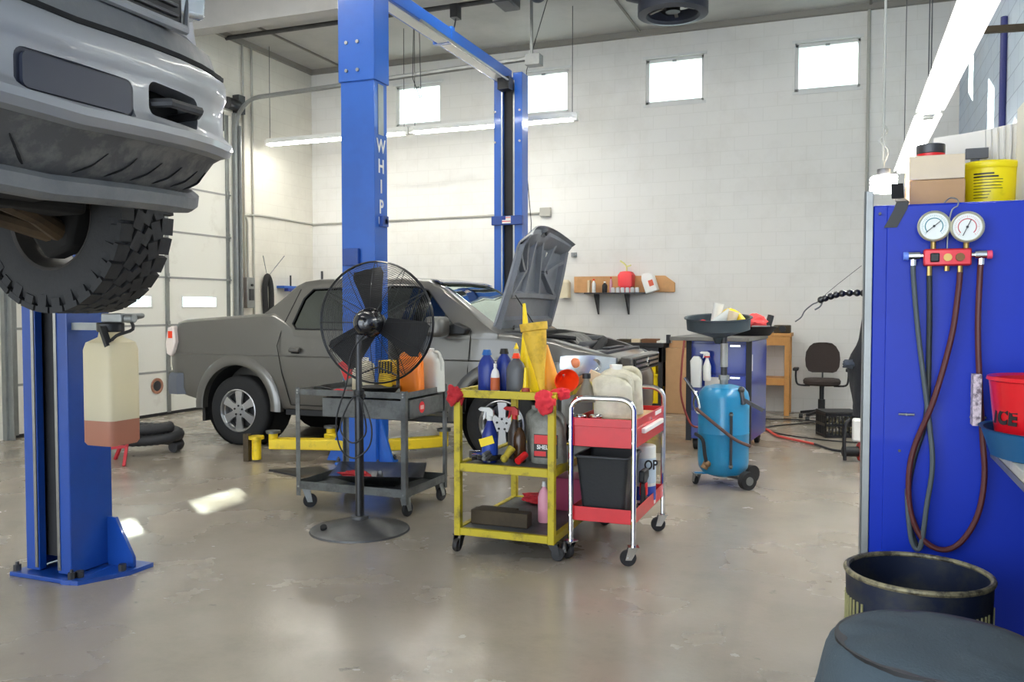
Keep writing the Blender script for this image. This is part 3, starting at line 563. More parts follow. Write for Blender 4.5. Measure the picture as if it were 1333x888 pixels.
for sg in (-1, 1):
    for k in range(6):
        y = sg*(.09+k*.13); rr = []
        for t in np.linspace(0, 1, 8):
            z = 1.905+.062*t; d = np.interp(z, [1.885, 1.93, 2.0], [-.16, -.1, -.05])+.001; wv = .019*math.sin(PI*(.1+.88*t)); yy_ = y+sg*.085*t
            rr.append([onp(yy_, d+.004, z-wv*.5), onp(yy_+sg*wv, d+.004, z+wv*.3), onp(yy_+sg*wv, d-.02, z+wv*.3), onp(yy_, d-.02, z-wv*.5)])
        M().rings(rr).build('apron_slot', well, ap)
# front body over the bumper: header, grille, head lamps, hood
hp = [(p[0]-.10 if p[1] < .9 else p[0]-.10, p[1]*.93) for p in PLd]
M().rings(sweep([(.0, 2.445), (.01, 2.46), (-.0, 2.54), (-.03, 2.8), (-.08, 2.84), (-.3, 2.86), (-.3, 2.445)], hp, .0)).build('front_panel', sp, st)
gl_ = M().box(-2.24, 1.38, 2.475, -2.18, 2.42, 2.72).build('grille', blk, st, bev=.02)
for k in range(6): M().box(-2.185, 1.42, 2.5+k*.034, -2.165, 2.38, 2.512+k*.034).build('grille_bar', dsteel, gl_, bev=.003)
M().tube([(-2.175, 1.36, 2.47), (-2.175, 2.42, 2.47), (-2.19, 2.46, 2.74), (-2.19, 1.33, 2.74)], .018, 8, closed=True).build('grille_surround', sp, st)
for sg in (-1, 1): M().prism([(SY+sg*.58, 2.56), (SY+sg*.74, 2.58), (SY+sg*.75, 2.74), (SY+sg*.57, 2.74)], 'x', -2.4, -2.27).build('headlamp', clear if False else lampr, st, bev=.02)
hr = []
for x, hw, z in [(-2.3, .6, 2.83), (-2.5, .8, 2.89), (-3.0, .9, 2.95), (-3.5, .9, 2.98), (-3.6, .8, 3.0), (-4.1, .7, 3.42), (-4.6, .72, 3.45)]:
    hr.append([(x, SY-hw, 2.42), (x, SY-hw, z-.06), (x, SY-hw*.9, z), (x, SY+hw*.9, z), (x, SY+hw, z-.06), (x, SY+hw, 2.42)])
M().rings(hr).build('hood', sp, st)
for sg in (-1, 1):
    fr = []
    for a in np.linspace(R(48), R(150), 20):
        c, s_ = math.cos(a), math.sin(a); q = .47+.0*s_
        top = min(2.9, 1.9+.75)
        ox, oz = -3.05+c*.62, 1.9+s_*.62
        fr.append([(-3.05+c*q, SY+sg*.78, 1.9+s_*q), (-3.05+c*q, SY+sg*1.03, 1.9+s_*q), (-3.05+c*.52, SY+sg*1.04, 1.9+s_*.52), (ox, SY+sg*.98, oz), (ox, SY+sg*.78, oz)])
    M().rings(fr).build('wheel_arch', sp, st)
    M().prism([(-2.6, 2.4), (-2.62, 2.6), (-3.6, 2.75), (-4.6, 2.75), (-4.6, 1.95), (-3.6, 1.95), (-3.62, 2.2), (-3.4, 2.48), (-3.05, 2.52), (-2.7, 2.4)], 'y', SY+sg*.9, SY+sg*.985).build('body_side', sp, st)
    M().rings([[(-3.05+.475*math.cos(a), SY+sg*.55, 1.93+.475*math.sin(a)), (-3.05+.475*math.cos(a), SY+sg*.98, 1.93+.475*math.sin(a))] for a in np.linspace(R(50), R(150), 16)], closed=False).build('wheel_well', und, st, solid=.01)
M().box(-4.6, SY-.92, 1.95, -3.55, SY+.92, 2.9).build('cab_body', sp, st, bev=.05)
M().box(-3.6, SY-.5, 2.1, -2.4, SY+.5, 2.5).build('engine', und, st, bev=.05)
for sg in (-1, 1): M().box(-4.6, SY+sg*.42-.05, 1.93, -2.35, SY+sg*.42+.05, 2.07).build('chassis_rail', und, st)
M().box(-2.95, SY-.62, 1.86, -2.75, SY+.62, 1.96).build('crossmember', und, st, bev=.02)
M().prism([(-2.35, 2.0), (-2.3, 1.92), (-3.0, 1.86), (-3.3, 1.9), (-3.3, 2.1)], 'y', SY-.38, SY+.38).build('skid_plate', und, st)
TR, TZ = .4, 1.88
for sg in (-1, 1):
    yo = SY+sg*.96
    pr = [(.225, 0), (.25, .006), (.33, .0), (.365, .012), (.384, .03), (.388, .05), (.388, .22), (.384, .24), (.365, .258), (.33, .27), (.25, .265), (.225, .26)]
    mb = M().lathe([(r, -sg*d) for r, d in pr], (-3.05, yo, TZ), 64, 'y', loop=True)
    nb = 30
    for k in range(nb):
        a = 2*PI*k/nb
        for yy, w_, l_, dr_, tw, da in [(.028, .031, .035, -.002, 0, 0), (.242, .031, .035, -.002, 0, .5), (.088, .024, .038, .0, .35, .25), (.135, .018, .036, .0, -.4, .6), (.182, .024, .038, .0, -.35, .85)]:
            mb.mark(); mb.box(-l_, -w_, -.012, l_, w_, .014+dr_)
            if yy in (.028, .242): mb.box(-l_*.8, -w_ if yy > .1 else .0, -.05, l_*.8, .0 if yy > .1 else w_, .0)if False else None
            mb.xf(Matrix.Translation((-3.05, yo-sg*yy, TZ)) @ Matrix.Rotation(a+da*2*PI/nb, 4, 'Y') @ Matrix.Translation((0, 0, .388)) @ Matrix.Rotation(tw, 4, 'Z'))
        for yy in (.006, .264):   # shoulder lugs running down the sidewall
            mb.mark(); mb.box(-.022, -.008, -.05 if k % 2 else -.035, .022, .008, .004)
            mb.xf(Matrix.Translation((-3.05, yo-sg*yy, TZ)) @ Matrix.Rotation(a+(.5 if yy > .1 else 0)*2*PI/nb, 4, 'Y') @ Matrix.Translation((0, 0, .376)))
    ty = mb.build('tyre', mat('all_terrain_rubber', (44, 44, 45), .7, var=.3, dscale=10, bump=.15), st, ang=30)
    M().lathe([(.228, -sg*.262), (.215, -sg*.255), (.205, -sg*.2), (.2, -sg*.06), (.228, -.0*sg)], (-3.05, yo, TZ), 40, 'y').build('rim', mat('dirty_rim', (92, 88, 84), .5, .5, var=.5), st)
    mb = M()
    for k in range(6):
        a = 2*PI*k/6+.2; mb.bar((-3.05, yo-sg*.05, TZ), (-3.05+math.cos(a)*.21, yo-sg*.04, TZ+math.sin(a)*.21), .03, .06)
    mb.cyl((-3.05, yo-sg*.02, TZ), (-3.05, yo-sg*.1, TZ), .08).build('spokes', dsteel, st)
    M().cyl((-3.05, yo-sg*.13, TZ), (-3.05, yo-sg*.1, TZ), .155, n=28).build('brake_disc', rust, st)
    M().prism([(-3.2, 1.84), (-3.08, 1.7), (-2.95, 1.74), (-2.9, 1.9), (-2.98, 2.05), (-3.12, 2.06)], 'y', yo-sg*.16, yo-sg*.26).build('knuckle', und, st, bev=.02)
    M().tube([(-2.85, SY+sg*.34, 1.9), (-2.95, SY+sg*.55, 1.86), (-3.03, SY+sg*.76, 1.8)], [.05, .035, .045], 10).tube([(-3.3, SY+sg*.34, 1.9), (-3.15, SY+sg*.55, 1.86), (-3.05, SY+sg*.74, 1.8)], [.05, .035, .04], 10).build('control_arm', rust, st)
    M().cyl((-3.05, SY+sg*.2, 1.93), (-3.05, SY+sg*.78, 1.89), .03).build('drive_shaft', und, st); M().cyl((-3.05, SY+sg*.62, 1.9), (-3.05, SY+sg*.72, 1.89), .06, .045).build('cv_boot', rubber, st)
    M().cyl((-3.1, SY+sg*.6, 1.9), (-3.1, SY+sg*.55, 2.5), .05).build('shock_absorber', und, st)
# ================= lifts =================
def chan(x0, x1, y0, y1, open_s, t=.02, slot=.14):
    """C-shaped section, opening towards -y (open_s=-1) or +y"""
    cx_ = (x0+x1)/2; P = [(x0, y0), (cx_-slot/2, y0), (cx_-slot/2, y0+.05), (cx_-slot/2-.015, y0+.05), (cx_-slot/2-.015, y0+t), (x0+t, y0+t), (x0+t, y1-t), (x1-t, y1-t), (x1-t, y0+t), (cx_+slot/2+.015, y0+t), (cx_+slot/2+.015, y0+.05), (cx_+slot/2, y0+.05), (cx_+slot/2, y0), (x1, y0), (x1, y1), (x0, y1)]
    if open_s > 0: P = [(x, y0+y1-y) for x, y in P][::-1]
    return P
def column(t, x0, x1, y0, y1, z1, op, m):
    M().prism(chan(x0, x1, y0, y1, op), 'z', .03, z1).build('column', m, t, bev=.006)
    cx_ = (x0+x1)/2; yf = y0 if op < 0 else y1; s = 1 if op < 0 else -1
    M().box(cx_-.1, min(yf+s*.07, yf+s*.17), .1, cx_+.1, max(yf+s*.07, yf+s*.17), z1-.2).build('carriage_track', blk_d, t)
    for k in (-.085, .085): M().box(cx_+k-.01, min(yf+s*-.006, yf+s*.03), .05, cx_+k+.01, max(yf+s*-.006, yf+s*.03), z1-.1).build('slot_rail', steel, t)
    bp = M().box(x0-.06, y0-.06, 0, x1+.06, y1+.08, .025).build('base_plate', m, t, bev=.004)
    for bx, by in [(x0-.035, y0-.03), (x1+.035, y0-.03), (x1+.035, y1+.05), (x0-.035, y1+.05)]:
        M().cyl((bx, by, .02), (bx, by, .06), .02, n=6).cyl((bx, by, .02), (bx, by, .075), .009, n=8).build('anchor_bolt', dsteel, bp)
nl = thing('lift_column', 'blue steel vehicle lift column under the raised tyre, bolted to the floor', 'vehicle lift', (-4.17, 3.6, 0))
column(nl, -4.3, -3.96, 3.47, 3.76, 4.3, -1, blue_n)
for y in (3.5, 3.73): M().prism([(-3.96, .025), (-3.77, .025), (-3.77, .08), (-3.9, .3), (-3.96, .3)], 'y', y-.01, y+.01).build('gusset', blue_n, nl) if y > 3.6 else None
M().prism([(-3.96, 3.40), (-3.86, 3.42), (-3.74, 3.66), (-3.74, 3.84), (-3.96, 3.84)], 'z', 0, .024).build('base_plate_wing', blue_n, nl)
M().cyl((-3.79, 3.66, .02), (-3.79, 3.66, .06), .022, n=6).cyl((-3.91, 3.48, .02), (-3.91, 3.48, .06), .022, n=6).build('anchor_bolt', dsteel, nl)
M().box(-4.22, 3.28, 1.86, -4.04, 3.56, 2.0).build('carriage', blk, nl)
M().bar((-4.13, 3.35, 1.86), (-3.5, 2.4, 1.86), .12, .1).build('swing_arm', yel_c, nl); M().bar((-4.13, 3.35, 1.86), (-4.55, 2.4, 1.86), .12, .1).build('swing_arm', yel_c, nl)
M().cyl((-3.5, 2.38, 1.86), (-3.5, 2.38, 1.94), .06).build('lift_pad', rubber, nl)
M().box(-3.96, 3.5, 1.38, -3.66, 3.56, 1.42).build('bracket', galv, nl)

lf = thing('two_post_lift', 'tall blue two-post vehicle lift framing the grey pickup', 'vehicle lift', (-4.2, 8.9, 0))
column(lf, -4.5, -4.14, 7.05, 7.29, 3.75, 1, blue); column(lf, -4.44, -4.04, 10.67, 10.9, 4.6, -1, blue)
M().box(-4.515, 7.03, 3.62, -4.125, 7.31, 4.75).build('column_extension', blue, lf, bev=.008)
M().prism([(-4.14, .02), (-3.98, .02), (-4.14, .5)], 'y', 7.1, 7.13).build('gusset', blue, lf); M().prism([(-4.5, .02), (-4.72, .02), (-4.5, .5)], 'y', 7.1, 7.13).build('gusset', blue, lf)
for x in (-4.42, -4.3):
    for z in (3.72, 3.98): M().cyl((x, 7.04, z), (x, 7.015, z), .018, n=6).build('bolt', steel, lf)
M().box(-4.42, 7.18, 4.5, -4.2, 10.72, 4.64).build('crossbeam', blue, lf, bev=.01)
M().box(-4.37, 7.3, 4.485, -4.24, 10.6, 4.5).build('beam_tray', lampw, lf); M().cyl((-4.14, 8.0, 4.45), (-4.16, 10.5, 4.45), .018).build('shutoff_bar', steel, lf)
M().box(-4.43, 8.85, 4.48, -4.19, 8.92, 4.66).build('beam_splice', blue, lf); M().box(-4.3, 10.45, 4.34, -4.14, 10.6, 4.5).build('limit_switch', blk, lf)
M().box(-4.47, 7.01, 1.9, -4.3, 7.06, 2.06).build('front_bracket', blue_n, lf, bev=.004)
M().box(-4.46, 10.62, 2.60, -4.02, 10.68, 2.72).build('column_tie', blue_n, lf, bev=.006)
d = M().box(-4.3, 10.612, 2.62, -4.18, 10.62, 2.71).build('flag_sticker', white, lf)
M().box(-4.3, 10.609, 2.665, -4.25, 10.613, 2.71).build('flag_canton', navy, d); M().box(-4.25, 10.609, 2.69, -4.18, 10.613, 2.70).box(-4.3, 10.609, 2.64, -4.18, 10.613, 2.65).build('flag_stripe', redp, d)
for x in (-4.42, -4.07):
    for z in (4.1, 3.7): M().cyl((x, 10.665, z), (x, 10.65, z), .016, n=6).build('bolt', steel, lf)
M().cyl((-4.1, 7.2, 2.32), (-4.14, 7.2, 2.32), .03, n=6).box(-4.14, 7.13, 2.27, -4.1, 7.24, 2.37).build('cable_bracket', blue_n, lf)
for i, ch in enumerate('WHIP'): text('lettering', ch, .18, white, lf, (-4.137, 7.17, 3.02-.19*i), FX, bold=.004, ww=.85)
M().box(-4.138, 7.12, 2.29, -4.136, 7.22, 2.36).build('label', white, lf)
M().box(-4.138, 7.12, 3.13, -4.136, 7.22, 3.6).build('silver_label', steel, lf)
# arms
def arm(p0, p1, t=lf, last=True):
    a = M().bar(p0, p1, .15, .1).build('swing_arm', yel_c, t, bev=.01); d = (Vector(p1)-Vector(p0)).normalized()
    M().cyl(Vector(p1)-d*.02+Vector((0, 0, -.05)), Vector(p1)-d*.02+Vector((0, 0, .1)), .045, n=16).build('arm_end', yel_c, a)
    M().cyl(Vector(p1)-d*.02+Vector((0, 0, .1)), Vector(p1)-d*.02+Vector((0, 0, .125)), .07, n=20).build('lift_pad', cgrey, a)
    return a
arm((-4.45, 7.2, .17), (-5.28, 6.98, .17)); arm((-4.2, 7.25, .17), (-3.75, 7.75, .17)); arm((-4.5, 7.35, .17), (-4.95, 7.5, .17)); arm((-4.3, 10.6, .17), (-5.0, 10.0, .17)); arm((-4.2, 10.6, .17), (-3.6, 9.9, .17))
M().box(-5.5, 6.83, 0, -5.44, 6.88, .27).build('arm_stop', wood_d, lf)
M().cyl((-5.38, 6.88, 0.02), (-5.38, 6.88, .24), .045).cyl((-5.38, 6.88, .22), (-5.38, 6.88, .25), .075).build('adapter_post', yel_c, lf)
T(M().prism([(-4.95, 6.5), (-4.5, 6.35), (-4.2, 6.55), (-4.6, 6.8)], 'z', 0, .018).build('floor_mat', blk_d, bev=.003), 'dark flat rubber mat on the floor before the yellow lift arm', 'mat')
T(M().prism([(-4.5, 6.3), (-4.2, 6.2), (-4.05, 6.4), (-4.3, 6.5)], 'z', .0185, .03).build('floor_mat', wood_d, bev=.003), 'small dark board lying over the edge of the rubber mat', 'board')

# ================= fluid bottle =================
bt = thing('fluid_bottle', 'tall translucent square fluid bottle hanging from the lift column', 'bottle', (-3.31, 3.15, .84))
def sq(cx_, cy, z, r, c=.3, n=4):
    out = []
    for q in range(4):
        for k in range(n+1):
            a = q*PI/2+k/n*PI/2; ox = (r*(1-c))*(1 if q in (0, 3) else -1); oy = (r*(1-c))*(1 if q in (0, 1) else -1)
            out.append((cx_+ox+r*c*math.cos(a), cy+oy+r*c*math.sin(a), z))
    return out
X, Y = -3.31, 3.15
bm1 = cloudy('milky_bottle', (240, 232, 206), .6)
M().rings([sq(X, Y, .965, .094), sq(X, Y, 1.30, .094), sq(X, Y, 1.335, .085), sq(X, Y, 1.36, .055, .9), sq(X, Y, 1.39, .05, .99)]).build('bottle_body', bm1, bt)
M().rings([sq(X, Y, .845, .085), sq(X, Y, .86, .094), sq(X, Y, .965, .094)]).build('fluid', cloudy('pink_fluid', (206, 148, 124), .5), bt)
M().cyl((X, Y, 1.385), (X, Y, 1.43), .062, n=24).build('cap', blk, bt, bev=.006)
M().box(X-.03, Y-.03, 1.43, X+.1, Y+.03, 1.475).cyl((X+.1, Y, 1.45), (X+.15, Y, 1.45), .022).build('valve', galv, bt, bev=.006)
M().tube(spline([(X+.12, Y, 1.45), (X+.16, Y-.02, 1.4), (X+.09, Y-.05, 1.37), (X+.05, Y-.06, 1.33)], 4), .008).bar((X+.02, Y-.07, 1.41), (X+.07, Y-.08, 1.32), .03, .02).build('trigger', blk, bt)
M().tube([(X-.02, Y, 1.46), (X-.1, Y+.3, 1.46), (-3.7, 3.53, 1.42)], .014).build('hanger_arm', galv, bt)
# ================= black hose coils, red stand =================
def coil(c, r, n, rt, dz=.06):
    pts = []
    for k in range(n*24+1):
        a = 2*PI*k/24; pts.append((c[0]+r*math.cos(a)*(1+.04*math.sin(a*.37)), c[1]+r*math.sin(a)*.75, rt+k/24*dz))
    return pts
hc = coil((-6.85, 6.95, 0), .36, 2, .06, .11); rad = [.055*(1+.06*(1 if i % 2 else -1)) for i in range(len(spline(hc, 3)))]
T(M().tube(spline(hc, 3), rad, 12).build('exhaust_hose', mat('ribbed_black_hose', (44, 44, 46), .6)), 'thick black ribbed exhaust hose coiled on the floor behind the translucent bottle', 'hose')
js = thing('jack_stand', 'red angle-iron stand on the floor behind the translucent bottle', 'stand', (-6.35, 6.2, 0)); rp = mat('red_stand', (176, 30, 44), .5)
jt = (-6.55, 6.45, .36)
for q in [(-6.38, 6.2, 0), (-6.85, 5.95, 0), (-6.75, 6.45, 0)]: M().bar(jt, q, .026, .026).build('leg', rp, js)
M().bar((-6.45, 6.3, .17), (-6.75, 6.1, .14), .025, .025).build('brace', rp, js); M().cyl((-6.55, 6.45, .3), (-6.55, 6.45, .42), .03).build('post', rp, js)

# ================= pedestal fan =================
fn = thing('pedestal_fan', 'black pedestal fan with wire cage and round weighted base', 'fan', (-3.06, 4.99, 0))
fb_m = mat('fan_base', (92, 92, 92), .45, .6, var=.5, dscale=6); fk = mat('fan_black', (24, 25, 29), .35, coat=.3)
M().lathe([(.0, .085), (.045, .085), (.06, .075), (.14, .06), (.24, .025), (.33, .012), (.335, 0), (.3, 0)], (-3.06, 4.99, 0), 44).build('base', fb_m, fn)
M().cyl((-3.24, 4.83, .03), (-3.235, 4.82, .048), .022, n=12).build('base_hole', well, fn)
M().cyl((-3.06, 4.99, .08), (-3.06, 4.99, .93), .03, n=16).build('pole', fk, fn); M().cyl((-3.06, 4.99, .88), (-3.06, 4.99, 1.32), .021, n=14).build('upper_pole', dsteel, fn)
M().cyl((-3.06, 4.99, .08), (-3.06, 4.99, .1), .06, n=20).build('pole_collar', fb_m, fn); M().cyl((-3.06, 4.99, .88), (-3.06, 4.99, .95), .036, n=16).cyl((-3.06, 4.99, .915), (-3.0, 4.96, .915), .012).build('height_clamp', blk, fn)
ax = Vector((-.12, 1, 0)).normalized(); FC = Vector((-3.03, 5.17, 1.40)); rt = Vector((ax.y, -ax.x, 0)); up = Vector((0, 0, 1))
def fr(r, a, d): return FC+rt*(r*math.cos(a))+up*(r*math.sin(a))+ax*d
def fring(r, d, th, mb, n=48): mb.tube([fr(r, 2*PI*k/n, d) for k in range(n)], th, 5, closed=True)
cg = M()
RF = .415
for i in range(26):
    t = i/25; r = .1+(RF-.1)*t; dd = .085*(1-t**2.2); fring(r, -dd-.012, .0016, cg); fring(r, dd+.012, .0016, cg)
cg.build('cage_rings', fk, fn)
cg = M()
for k in range(12):
    a = 2*PI*k/12
    for s_ in (-1, 1): cg.tube([fr(.08+(RF-.08)*t, a, s_*(.085*(1-((.08+(RF-.08)*t-.1)/(RF-.1) if t > .02 else 0)**2.2)+.014)) for t in np.linspace(0, 1, 7)], .0028, 5)
fring(RF+.003, 0, .007, cg); fring(RF, .012, .004, cg); fring(RF, -.014, .004, cg); fring(.1, -.1, .004, cg)
cg.build('cage_spokes', fk, fn)
for a0 in (100, -20, 222):
    a0 = R(a0); rr = []
    for t in np.linspace(0, 1, 8):
        r = .06+.31*t; wd = (.07+.075*t)*(1 if t < .95 else .8); tw = R(32-14*t)
        c = fr(r, a0, 0); tan = -rt*math.sin(a0)+up*math.cos(a0)
        A = c+tan*wd*math.cos(tw)+ax*wd*math.sin(tw)*.6; B = c-tan*wd*math.cos(tw)-ax*wd*math.sin(tw)*.6
        rr.append([A+ax*.003, (A+B)/2+ax*.012, B+ax*.003, B-ax*.001, (A+B)/2+ax*.008, A-ax*.001])
    M().rings(rr).build('blade', blk_d, fn)
M().cyl(FC-ax*.03, FC+ax*.05, .06, n=20).build('hub', blk, fn)
mo = M(); rr = []
for d_, r in [(-.24, .02), (-.235, .05), (-.21, .078), (-.17, .092), (-.12, .097), (-.085, .095), (-.08, .06)]: rr.append([FC+ax*d_+rt*r*math.cos(2*PI*k/24)+up*r*math.sin(2*PI*k/24) for k in range(24)])
mo.rings(rr).build('motor', mat('motor_gloss', (20, 21, 28), .22, coat=.8), fn)
M().bar(FC-ax*.16+Vector((0, 0, -.08)), (-3.06, 4.99, 1.29), .05, .035).build('tilt_bracket', blk, fn)
M().tube(spline([FC-ax*.2+Vector((0, 0, -.08)), (-3.1, 4.97, 1.2), (-3.13, 4.95, 1.0), (-3.2, 4.93, .75), (-3.17, 4.93, .56), (-3.06, 4.92, .5), (-2.95, 4.93, .58), (-2.93, 4.93, .72), (-3.0, 4.94, .88), (-3.08, 4.94, .9), (-3.17, 4.93, .7), (-3.08, 4.93, .6), (-2.97, 4.93, .68), (-3.02, 4.94, .9)], 6), .006, 6).build('power_cord', blk, fn)

# ================= carts =================
def caster(t, x, y, r=.05, yaw=0, m=rubber, plate=galv, top=None, w=.03):
    top = top or 2*r+.045; c, s_ = math.cos(yaw), math.sin(yaw); off = .03; X, Y = x+c*off, y+s_*off
    cw = M().lathe([(r*.45, -w/2), (r*.9, -w/2), (r, -w*.3), (r, w*.3), (r*.9, w/2), (r*.45, w/2)], (0, 0, 0), 22, 'y').cyl((0, -w/2, 0), (0, w/2, 0), r*.46, n=14).turn(yaw, 'Z', (0, 0, 0)).xf(Matrix.Translation((X, Y, r))).build('caster', m, t)
    mb = M()
    for q in (-1, 1): mb.prism([(-.018, -.01), (.018, -.01), (.03-off, top-r), (-.03-off, top-r)], 'y', q*(w/2+.008)-.002, q*(w/2+.008)+.002)
    mb.box(-off-.032, -.032, top-r-.006, -off+.032, .032, top-r).cyl((0, -w/2-.012, 0), (0, w/2+.012, 0), .007, n=8)
    mb.turn(yaw, 'Z', (0, 0, 0)).xf(Matrix.Translation((X, Y, r))).build('caster_fork', plate, cw)
def tray(x0, y0, x1, y1, z, h, t_=.003, lipdown=False):
    mb = M(); mb.box(x0, y0, z, x1, y1, z+t_)
    for a in [(x0, y0, x1, y0+t_), (x0, y1-t_, x1, y1), (x0, y0, x0+t_, y1), (x1-t_, y0, x1, y1)]: mb.box(a[0], a[1], z, a[2], a[3], z+h)
    return mb
# grey steel cart
gc = thing('utility_cart', 'grey steel two-shelf utility cart with a drawer, behind the fan', 'cart', (-3.37, 5.7, 0))
x0, x1, y0, y1 = -3.83, -2.91, 5.36, 6.03
tray(x0, y0, x1, y1, .855, .045).build('top_tray', cgrey, gc, bev=.003); tray(x0, y0, x1, y1, .15, .06).build('bottom_tray', cgrey, gc, bev=.003)
for x in (x0, x1):
    for y in (y0, y1):
        sx = 1 if x == x0 else -1; sy = 1 if y == y0 else -1
        M().box(min(x, x+sx*.035), min(y-.003*sy, y+.001*sy), .1, max(x, x+sx*.035), max(y-.003*sy, y+.001*sy), .91).box(min(x-.003*sx, x+.001*sx), min(y, y+sy*.035), .1, max(x-.003*sx, x+.001*sx), max(y, y+sy*.035), .91).build('leg', cgrey, gc)
        caster(gc, x+sx*.04, y+sy*.06, .052, yaw=.6 if sx > 0 else 1.4, top=.15)
        for z in (.17, .87, .89): M().cyl((x+sx*.018, y-sy*.003, z), (x+sx*.018, y-sy*.009, z), .007, n=6).build('bolt', steel, gc)
dw = M().box(-3.62, y0+.03, .7, x1-.01, y1-.04, .84).build('drawer', cgrey, gc, bev=.004)
M().box(x1-.012, y0+.06, .71, x1+.006, y1-.08, .84).build('drawer_front', cgrey, dw, bev=.004)
bd_ = M().cyl((x1+.005, 5.6, .775), (x1+.009, 5.6, .775), .042, n=24).build('round_badge', redp, dw); M().box(x1+.008, 5.575, .76, x1+.0105, 5.625, .79).build('badge_band', mat('pale_pink', (236, 190, 186), .5), bd_)
# generic containers -------------------------------------------------
def lay(o, c, rot):   # helper for tilted loose things
    o.rotation_euler = rot; return o
def bottle(name, label, cat, x, y, z, h, r, m, capm, nozzle=.02, sq_=1, lab=None, group=None, neck=.3):
    t = thing(name, label, cat, (x, y, z), 0, group)
    M().lathe([(r*.9, 0), (r, .01), (r, h*.62), (r*.75, h*.76), (r*neck, h*.86), (r*neck, h*.9)], (x, y, z), 20, cap=True).xf(Matrix.Translation((x, y, 0)) @ Matrix.Diagonal((1, sq_, 1, 1)) @ Matrix.Translation((-x, -y, 0))).build('bottle_body', m, t)
    if nozzle: M().cyl((x, y, z+h*.88), (x, y, z+h), r*neck*1.3, nozzle, 16).build('cap', capm, t)
    if lab: M().lathe([(r+.0015, h*.15), (r+.0015, h*.55)], (x, y, z), 20).build('label', lab, t)
    return t
def jug(name, label, x, y, z, w_, d_, h, m, capm, cap_h=.03, rot=0, group=None, lab=None, handle=True):
    t = thing(name, label, 'jug', (x, y, z), rot, group); mb = M(); rr = []
    for f_, k in [(0, .94), (.02, 1), (.7, 1), (.78, .96), (.85, .85), (.91, .62), (.95, .36), (.965, .3)]:
        off = -w_*.18*max(0, (f_-.62)/.33); n = 20; ring = []
        for i in range(n):
            a = 2*PI*i/n; ex = .55; cxx, sx = math.cos(a), math.sin(a)
            ring.append((off+w_/2*k*math.copysign(abs(cxx)**ex, cxx), d_/2*k*math.copysign(abs(sx)**ex, sx), h*f_))
        rr.append(ring)
    mb.rings(rr); mb.build('jug_body', m, t, local=True)
    if handle: M().tube(spline([(w_*.02-.02, 0, h*.93), (w_*.22, 0, h*.95), (w_*.4, 0, h*.85), (w_*.43, 0, h*.62), (w_*.4, 0, h*.5)], 4), w_*.075, 10).build('handle', m, t, local=True)
    M().cyl((-w_*.18, 0, h*.94), (-w_*.18, 0, h*.94+cap_h), w_*.16, n=18).build('cap', capm, t, local=True)
    if lab: M().box(-w_*.36, -d_/2-.002, h*.12, w_*.34, -d_/2+.004, h*.56).build('label', lab, t, local=True)
    return t
def spray(name, label, x, y, z, h, r, m, hm_, lab=None, rot=0):
    t = thing(name, label, 'spray bottle', (x, y, z), rot)
    M().lathe([(r*.92, 0), (r, .01), (r, h*.5), (r*.55, h*.68), (r*.3, h*.78)], (0, 0, 0), 18, cap=True).build('bottle_body', m, t, local=True)
    M().cyl((0, 0, h*.76), (0, 0, h*.85), r*.38, n=14).prism([(-.02, h*.84), (.025, h*.84), (.025, h*.95), (.0, h), (-.06, h), (-.075, h*.96), (-.06, h*.93), (-.02, h*.92)], 'y', -.012, .012).build('spray_head', hm_, t, local=True)
    M().prism([(-.035, h*.92), (-.025, h*.92), (-.03, h*.8), (-.045, h*.76)], 'y', -.008, .008).build('trigger', hm_, t, local=True)
    if lab: M().lathe([(r+.001, h*.1), (r+.001, h*.45)], (0, 0, 0), 18).build('label', lab, t, local=True)
    return t
def cloth(name, label, c, r, sq_, m=rag, seed=1, cat='rag'):
    mb = M(); mb.ball((0, 0, 0), 1, 4)
    for v in mb.bm.verts:
        p = v.co.copy(); n = .5+.8*noise.noise(p*1.7+Vector((seed, 0, seed*2)))+.4*abs(noise.noise(p*4+Vector((seed, 5, seed*2))))
        v.co = Vector((c[0]+p.x*r*sq_[0]*(.7+n*.7), c[1]+p.y*r*sq_[1]*(.7+n*.7), c[2]+p.z*r*sq_[2]*(.6+n*.9)))
    return T(mb.build(name, m, ang=80), label, cat)
Z = .8585
# on the grey cart
jug('fluid_jug', 'orange plastic jug on the grey cart behind the fan cage', -3.06, 5.75, Z, .17, .14, .33, orange, orange)
jug('fluid_jug', 'off-white plastic jug with open handle beside the orange jug', -2.97, 5.93, Z, .17, .12, .32, mat('offwhite_jug', (206, 206, 198), .4), white, rot=-.3)
jug('fluid_jug', 'dirty white jug on the left of the grey cart top', -3.55, 5.85, Z, .17, .13, .24, jug_w, white, rot=2.8)
dp = thing('drain_pan', 'round black pan standing on the grey cart behind the fan pole', 'pan', (-3.27, 5.62, Z))
M().lathe([(.0, .006), (.11, .006), (.15, .05), (.16, .055), (.15, .045), (.11, 0)], (-3.27, 5.62, Z), 30).build('pan', blk, dp); M().tube([(-3.42, 5.62, .91), (-3.44, 5.62, 1.0), (-3.27, 5.6, 1.06), (-3.12, 5.62, 1.0), (-3.12, 5.62, .91)], .006).build('wire_handle', dsteel, dp)
yb = thing('battery_pack', 'small yellow ribbed block on the grey cart behind the fan', 'tool part', (-3.3, 5.8, Z))
M().box(-3.36, 5.76, Z, -3.24, 5.84, 1.1).build('block', yplast, yb, bev=.006); [M().box(-3.35+i*.025, 5.752, 1.0, -3.34+i*.025, 5.762, 1.09).build('rib', blk, yb) for i in range(5)]
rx = jug('fluid_jug', 'grey red-labelled jug tilted on the left of the grey cart, behind the fan cage', -3.66, 5.92, Z+.05, .15, .1, .34, jug_g, white, lab=redp); rx.rotation_euler = (0, R(-24), 0)
